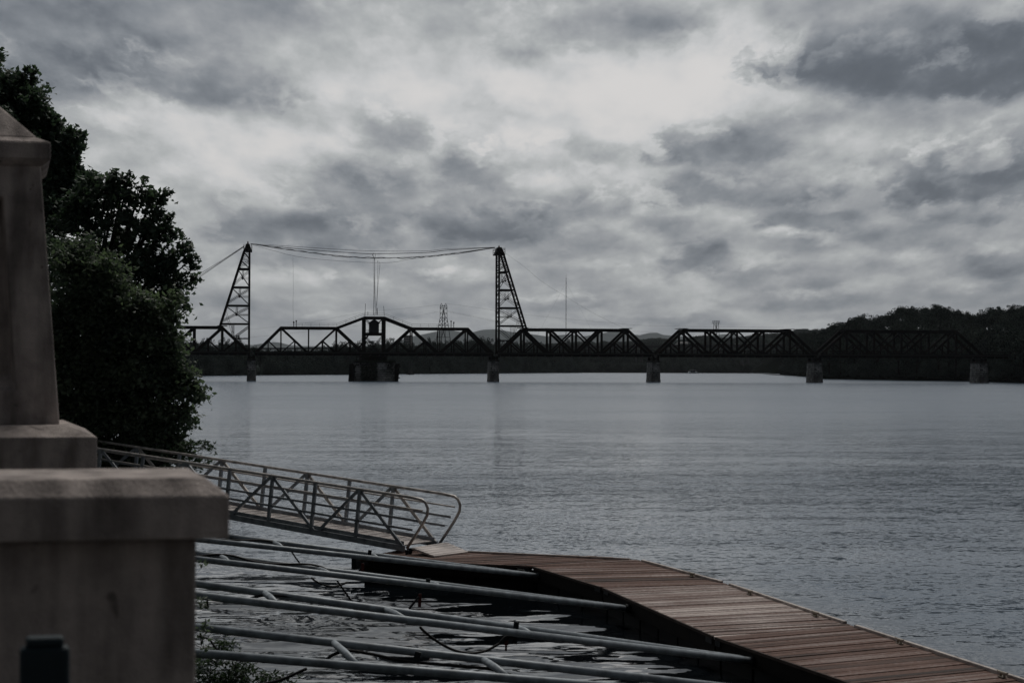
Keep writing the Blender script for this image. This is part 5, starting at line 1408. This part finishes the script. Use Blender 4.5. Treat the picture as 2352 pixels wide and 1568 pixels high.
hose('hose', r8([(938, 346), (980, 405), (1030, 476)]), dline(1, False, .1), .016, 'straight black line dropping below the second farthest mooring arm', 'hose', group=HG)
hose('hose', r8([(776, 328), (805, 350), (850, 372), (900, 382), (950, 378), (1003, 355)]), dline(1, False, .15), .016, 'small sagging hose loop under the second farthest mooring arm', 'hose', group=HG)
hose('hose', r8([(395, 458), (440, 445), (500, 436), (580, 440), (700, 458), (820, 482), (950, 504), (1100, 514), (1240, 514), (1300, 530), (1345, 552), (1380, 572)]), dline(2), .019, 'snaking black hose lying on the third mooring arm', 'hose', group=HG)
hose('hose', r8([(1458, 636), (1490, 668), (1560, 722), (1640, 768), (1710, 792), (1790, 800), (1870, 785), (1930, 755), (1975, 728), (2012, 705), (2040, 690)]), dline(2, False, .12), .019, 'big sagging black hose loop hanging under the third mooring arm', 'hose', group=HG)
hose('hose', r8([(865, 843), (905, 815), (950, 795), (990, 787), (1040, 787), (1150, 805), (1300, 838), (1450, 858), (1600, 872), (1850, 893), (1950, 912), (2050, 945), (2135, 976)]), dline(3), .02, 'snaking black hose lying on the nearest mooring arm', 'hose', group=HG)
hose('hose', r8([(60, 690), (130, 710), (160, 745), (190, 785)]), dline(3, True, -1.0), .012, 'grey twig-like line bending down by the stone pier', 'hose', group=HG)
hose('hose', [(600, 1570), (640, 1562), (670, 1550), (705, 1534)], dline(3, False, .3), .018, 'black line rising out of the waterside bush', 'hose', group=HG)
hose('rope', [(824.6, 1312), (830, 1303), (836.5, 1292)], dline(0, False, .3), .022, 'short dark rope at the left end of the dock', 'rope', group='short ropes under the arms')
hose('rope', [(939.5, 1397), (952, 1382), (962, 1370)], dline(1, False, .2), .022, 'short dark rope beside the red strap in mid water', 'rope', group='short ropes under the arms')
hose('rope', [(1150, 1474), (1158, 1465), (1166, 1460), (1175, 1461), (1183, 1455)], dline(2, False, .1), .026, 'dark hook line curling under the upright bracket of the third arm', 'rope', group='short ropes under the arms')
for x, y0, y1, i, lb in ((833.5, 1293, 1314, 0, 'red strap hanging at the left end of the dock'), (964.6, 1363, 1393, 1, 'red strap hanging to the water below the second arm'), (1163, 1467, 1494, 2, 'dark red tapered strap hanging under the third arm')):
    d = dline(i, False, .2)(x); a, b = P(x, y0, d), P(x - 1, y1, d); mb = MB()
    mb.bar(a, a + (b - a) * .5, .06, .012, side=(1, 0, 0)); mb.bar(a + (b - a) * .5, b, .055 if i < 2 else .03, .01, side=(1, 0, 0))
    tag(mb.build('strap', MT['red'], at=a), lb, 'strap', 'red straps')

# ------------------------------------------------------------------ stone pillars in the foreground
TH = math.radians(14.5); UU = Vector((math.cos(TH), math.sin(TH), 0)); VV = Vector((-math.sin(TH), math.cos(TH), 0))
def rect(c, wl, wr, dn0, dp):      # corners about c (front right), going left, right, front, back
    o = [c - UU * wl - VV * dn0, c + UU * wr - VV * dn0, c + UU * wr + VV * dp, c - UU * wl + VV * dp]; return [(q.x, q.y) for q in o]
ST_ = MT['concrete']
def beveled(mb, c, wl, dp, z0, z1, ch, top_in=None):
    """slab with its front right corner at c: straight sides to z1, then a sloped shoulder up to z1 + ch"""
    ti = top_in or ch
    a, b = rect(c, wl, 0, 0, dp), rect(c, wl - ti, -ti, -ti, dp - ti)
    vs = [(x, y, z0) for x, y in a] + [(x, y, z1) for x, y in a] + [(x, y, z1 + ch) for x, y in b]
    fs = [(3, 2, 1, 0), (8, 9, 10, 11)] + [(i + j * 4, (i + 1) % 4 + j * 4, (i + 1) % 4 + j * 4 + 4, i + j * 4 + 4) for j in (0, 1) for i in range(4)]
    mb.add(vs, fs)
def bevel_mod(o, w=.012, seg=3):
    m = o.modifiers.new('bevel', 'BEVEL'); m.width = w; m.segments = seg; m.limit_method = 'ANGLE'; m.angle_limit = .5
pr = empty('stone_pier', (-.95, 5.2, 3.0), 'low stone pier with a thick pale topped cap, nearest thing at the lower left', 'stone pier')
c1_ = P(527, 1139, 5.0); zt1 = c1_.z; c1_.z = 0
mb = MB(); beveled(mb, c1_, 1.25, .60, zt1 - .107, zt1, .045, .055); o = mb.build('cap', ST_, pr); bevel_mod(o, .006)
mb = MB(); cb = c1_ - UU * .075 + VV * .075; mb.prism(rect(cb, 1.10, 0, 0, .45), 3.0, zt1 - .109); o = mb.build('shaft', ST_, pr); bevel_mod(o, .012)
mb = MB(); mb.prism(rect(cb, 1.16, .06, .06, .51), 3.0, 3.22, rect(cb, 1.12, .02, .02, .47)); o = mb.build('base', ST_, pr); bevel_mod(o)
p2 = empty('stone_obelisk', (-2.9, 10.6, 3.0), 'tapering stone pillar with a pyramid cap on a stepped plinth', 'pillar')
c2_ = P(223, 1003.5, 10.0); zpl = c2_.z; c2_.z = 0
mb = MB(); beveled(mb, c2_, 1.36, 1.36, zpl - .36, zpl, .055, .13); o = mb.build('plinth', ST_, p2); bevel_mod(o, .006)
mb = MB(); mb.prism(rect(c2_ - UU * .1 + VV * .1, 1.16, 0, 0, 1.16), 3.0, zpl - .362); o = mb.build('pedestal', ST_, p2); bevel_mod(o, .012)
zb_ = zpl + .055
cb = P(137, 977, 10.28); cb.z = 0; ct = P(92, 372, 10.40); ztp = ct.z; ct.z = 0
HB, HT = .53, .425
cen = cb - UU * HB + VV * HB
def ring(h, z): return [Vector((q.x, q.y, z)) for q in (cen - UU * h - VV * h, cen + UU * h - VV * h, cen + UU * h + VV * h, cen - UU * h + VV * h)]
lo, hi = ring(HB, zb_ - .004), ring(HT, ztp)
vs = lo + hi; fs = [(3, 2, 1, 0), (4, 5, 6, 7)]
for k in range(4):
    a, b, c, d = lo[k], lo[(k + 1) % 4], hi[(k + 1) % 4], hi[k]
    inw = (cen - (a + b) / 2); inw.z = 0; inw.normalize()
    def pt(u, v): return (a * (1 - u) + b * u) * (1 - v) + (d * (1 - u) + c * u) * v
    i0 = [pt(.20, .13), pt(.80, .13), pt(.77, .86), pt(.23, .86)]
    i1 = [pt(.225, .19) + inw * .13, pt(.775, .19) + inw * .13, pt(.75, .85) + inw * .13, pt(.25, .85) + inw * .13]
    n0 = len(vs); vs += i0 + i1
    A0, A1, A2, A3 = k, (k + 1) % 4, 4 + (k + 1) % 4, 4 + k
    fs += [(A0, A1, n0 + 1, n0), (A1, A2, n0 + 2, n0 + 1), (A2, A3, n0 + 3, n0 + 2), (A3, A0, n0, n0 + 3)]
    fs += [(n0 + j, n0 + (j + 1) % 4, n0 + 4 + (j + 1) % 4, n0 + 4 + j) for j in range(4)] + [(n0 + 4, n0 + 5, n0 + 6, n0 + 7)]
mb = MB(); mb.add(vs, fs); o = mb.build('shaft', ST_, p2); bevel_mod(o, .01)
hc = HT + .052
zc1, zc2 = P(108, 371, 10.4).z, P(108, 331, 10.4).z
R_ = lambda h: [(q.x, q.y) for q in ring(h, 0)]
mb = MB(); mb.prism(R_(HT + .012), zc1 - .03, zc1 + .001, R_(hc)); mb.prism(R_(hc), zc1 + .001, zc2); mb.prism(R_(hc), zc2, zc2 + .03, R_(hc - .07)); mb.prism(R_(hc - .07), zc2 + .03, zc2 + .40, R_(.02))
o = mb.build('cap', ST_, p2); bevel_mod(o, .01)
# dark painted steel post in front of the pier
q = P(103, 1460, 4.25); tp_ = empty('steel_post', (q.x, q.y, 3.0), 'dark teal steel post with rounded top at the lower left corner', 'post')
mb = MB(); mb.bar((q.x, q.y, 3.0), (q.x, q.y, q.z - .02), .105, .05, side=UU); o = mb.build('shaft', MT['teal'], tp_); bevel_mod(o, .012)
mb = MB(); mb.bar((q.x, q.y, q.z - .021), (q.x, q.y, q.z), .08, .045, side=UU); o = mb.build('top_plate', MT['teal'], tp_); bevel_mod(o, .008)

# plaza and bank on this side
mb = MB(); mb.prism([(-40, -12), (12, -12), (12, 6.5), (-1.05, 6.5), (-2.35, 11.9), (-40, 13.5)], -2.9, 3.0); tag(mb.build('plaza', MT['paving']), kind='structure')
sh = [(-1.3, 6.6, 0), (-2.6, 13, 0), (-3.6, 20, 0), (-4.55, 27, 0), (-6.4, 36, 0), (-8.2, 46, 0), (-11.2, 62, 0), (-20, 100, 0), (-80, 300, 0), (-210, 600, 0), (-500, 900, 0)]
cr_ = [(-1.5, 6.5, 2.9), (-3.4, 12.6, 2.95), (-6.4, 20, 2.6), (-8.6, 27, 2.3), (-10.6, 36, 2.2), (-12.5, 46, 2.4), (-16, 62, 2.6), (-27, 100, 2.8), (-95, 300, 3), (-240, 600, 3), (-560, 900, 3)]
mb = MB(); n_ = len(sh); vs = []
for a, b in zip(sh, cr_):
    vs += [(a[0] + .6, a[1], -2.9), (a[0], a[1], .02), ((a[0] + b[0]) / 2, (a[1] + b[1]) / 2, b[2] * .62), b, (b[0] - 40, b[1] + 2, b[2] + .3), (b[0] - 900, b[1] + 2, b[2] + .4)]
mb.add(vs, [(i * 6 + j, i * 6 + j + 1, i * 6 + j + 7, i * 6 + j + 6) for i in range(n_ - 1) for j in range(5)])
tag(mb.build('river_bank', MT['bankmat'], smooth=True), kind='structure')

# ------------------------------------------------------------------ riverside trees
def leafy(name, blobs, d0, leaf, m, base, label, cat, seed, crad=.34, cl_leaves=52, cover=6.0, droop=.12, trunk_r=.22, group=None, twigs=.35, rdep=1.0, aspect=.62, fk=2.2, lr=1.0):
    """blobs: (px, py, rx, ry[, depth offset]) read off the outline, each filled through its depth with leaf clumps on twigs"""
    rr = np.random.default_rng(seed); t = empty(name, base, label, cat, group)
    pxm = d0 / F; C = []; S = []; br = MB(); fork = Vector(base) + Vector((0, 0, fk))
    for bl in blobs:
        x, y, rx, ry = bl[:4]; dz = bl[4] if len(bl) > 4 else 0
        c = P(x, y, d0 + dz); Rx, Rz = rx * pxm, ry * pxm; Ry = min(2.4, (Rx + Rz) / 2) * rdep
        k = max(2, int(cover * Rx * Rz / (crad * crad) * 1.15))
        mid = fork.lerp(c, .55) + Vector((0, 0, .25)); r0 = (.03 + .025 * min(2, Rx)) * lr
        br.tube([fork, mid, c], [r0 * 1.5, r0, r0 * .5], 7)
        for j in range(k):
            u = rr.normal(size=3); u /= np.linalg.norm(u); rad = rr.random() ** .42
            p_ = np.array(c) + u * rad * np.array([Rx, Ry, Rz])
            if rr.random() < twigs:
                pv_ = Vector(p_); ml = c.lerp(pv_, .5) + Vector((0, 0, .08)); br.tube([c, ml, pv_], [.02 * max(lr, .4), .012 * max(lr, .4), .005 * max(lr, .5)], 4, cap=False)
            nl = int(cl_leaves * rr.uniform(.5, 1.35)); q_ = rr.normal(size=(nl, 3)) * .5
            cr2 = crad * rr.uniform(.6, 1.2)
            q_ *= np.array([cr2, cr2, cr2 * .72]); q_[:, 2] -= droop * (q_[:, 0] ** 2 + q_[:, 1] ** 2) / cr2
            C.append(p_ + q_); S.append(rr.uniform(.65, 1.25, nl) * leaf)
    C = np.concatenate(C); S = np.concatenate(S)
    br.tube([Vector(base) - Vector((0, 0, .4)), Vector(base) + Vector((.1, 0, 1.0)), fork], [trunk_r * 1.25, trunk_r, trunk_r * .8], 10)
    br.build('trunk', MT['bark'], t, smooth=True)
    linkmesh('crown', leafmesh('leaves', C, S, rr, up=.45, fold=.3, aspect=aspect), m, t)
    return len(C)
nA = leafy('tall_tree', [(10, 330, 105, 160), (64, 225, 45, 52), (20, 215, 45, 50), (80, 262, 34, 30), (-70, 280, 130, 170), (118, 300, 52, 42), (150, 312, 38, 20), (162, 340, 22, 26), (90, 380, 70, 70), (60, 480, 130, 110), (-6, 122, 14, 18), (20, 650, 130, 150), (-60, 500, 120, 160), (155, 372, 16, 30), (185, 302, 12, 10), (30, 172, 14, 12), (72, 168, 18, 14), (125, 425, 60, 50), (170, 415, 40, 36), (130, 350, 58, 45), (150, 385, 40, 40), (200, 430, 40, 36), (110, 480, 80, 60), (60, 330, 60, 60)],
      59, .19, MT['leafdark'], (-14.9, 59, 2.4), 'tallest dark riverside tree rising behind the stone pillar', 'tree', 31, cover=6.0, crad=.26, cl_leaves=34, trunk_r=.3, twigs=.5)
nB = leafy('maple_tree', [(262, 448, 52, 42), (205, 470, 60, 55), (318, 455, 40, 34), (352, 452, 26, 20), (365, 490, 16, 28), (285, 425, 26, 22), (245, 418, 16, 16), (300, 520, 70, 50), (362, 548, 42, 34), (345, 600, 60, 44), (398, 590, 28, 22), (428, 588, 20, 12), (438, 622, 10, 20), (412, 640, 24, 26), (200, 560, 100, 90), (280, 620, 90, 80), (410, 680, 22, 22), (423, 705, 8, 30), (390, 660, 30, 30), (385, 520, 16, 12), (420, 560, 10, 12), (346, 520, 40, 30), (300, 396, 14, 9), (262, 398, 12, 8), (330, 414, 12, 8), (378, 436, 8, 12), (392, 498, 12, 14), (408, 533, 13, 9), (432, 572, 14, 7), (447, 590, 7, 9), (448, 640, 6, 9), (226, 412, 14, 10), (200, 415, 34, 26), (170, 460, 50, 40), (395, 620, 34, 36), (372, 690, 34, 34), (372, 462, 10, 8)],
      54, .185, MT['leafdark'], (-11.6, 54, 2.4), 'dark maple with drooping branch tips reaching towards the left tower', 'tree', 32, crad=.21, cl_leaves=20, cover=3.2, trunk_r=.22, twigs=.6, droop=.5)
nC = leafy('vine_covered_tree', [(175, 600, 70, 60), (230, 640, 75, 60), (190, 720, 90, 90), (280, 730, 85, 80), (345, 740, 50, 60), (380, 790, 42, 48), (300, 830, 110, 90), (180, 860, 80, 110), (390, 850, 45, 48), (430, 880, 36, 34), (462, 898, 13, 16), (360, 910, 80, 70), (440, 915, 22, 14), (250, 960, 110, 80), (370, 985, 55, 48), (420, 960, 26, 36), (150, 960, 60, 90), (405, 700, 20, 26), (388, 735, 22, 20), (400, 1030, 30, 30), (320, 1060, 90, 60), (210, 1060, 90, 60), (120, 760, 50, 100)],
      50.5, .15, MT['leafvine'], (-9.9, 50.5, 2.2), 'broad vine-grown tree mass hanging over the water beside the gangway', 'tree', 33, cover=8.5, trunk_r=.2, rdep=.8)
nD = leafy('leaning_bush', [(438, 1024, 28, 12), (468, 1022, 20, 9), (488, 1030, 9, 6), (420, 1040, 30, 16), (452, 1048, 30, 10), (475, 1062, 16, 7), (400, 1055, 30, 20), (448, 1072, 14, 8), (425, 1085, 16, 10)],
      49.2, .13, MT['leafbush'], (-8.9, 49.2, 1.2), 'small leafy branches leaning out over the water behind the gangway rail', 'bush', 34, crad=.18, cl_leaves=20, cover=4, trunk_r=.05, twigs=.5, aspect=.38, fk=.9, lr=.3)
nE = leafy('waterside_bush', [(480, 1560, 60, 62), (560, 1560, 60, 40), (540, 1530, 34, 26), (625, 1555, 34, 20), (662, 1562, 28, 12), (500, 1500, 34, 40), (600, 1585, 90, 30), (470, 1600, 80, 50)],
      25.5, .075, MT['leafbush'], (-4.9, 26.5, .6), 'leafy bush growing at the water in the lower left', 'bush', 35, crad=.15, cl_leaves=28, cover=4.0, trunk_r=.02, twigs=.5, aspect=.4, rdep=.7, fk=.1, lr=.12)
nF = leafy('hanging_vine', [(470, 1375, 14, 30), (478, 1395, 10, 22), (466, 1300, 12, 14), (470, 1440, 16, 14), (462, 1480, 14, 24)],
      21.5, .07, MT['leafvine'], (-4.0, 21.5, .8), 'thin vine with a few leaves hanging beside the stone pier edge', 'vine', 36, crad=.09, cl_leaves=9, cover=1.6, trunk_r=.01, twigs=.5, aspect=.5, fk=.3, lr=.08)
print('LEAVES', nA, nB, nC, nD, nE, nF)

# ------------------------------------------------------------------ haze
hz_ = MB(); hz_.box((0, 16000, (505 - 4) / 2), 70000, 36000, 509)
hm = bpy.data.materials.new('haze'); hm.use_nodes = True; tn = hm.node_tree; tn.nodes.clear()
pvn = tn.nodes.new('ShaderNodeVolumePrincipled'); pvn.inputs['Color'].default_value = (.80, .86, .92, 1); pvn.inputs['Density'].default_value = HAZE; pvn.inputs['Anisotropy'].default_value = 0.2
on = tn.nodes.new('ShaderNodeOutputMaterial'); tn.links.new(pvn.outputs[0], on.inputs['Volume'])
tag(hz_.build('haze', hm), kind='stuff')
hm.cycles.homogeneous_volume = True
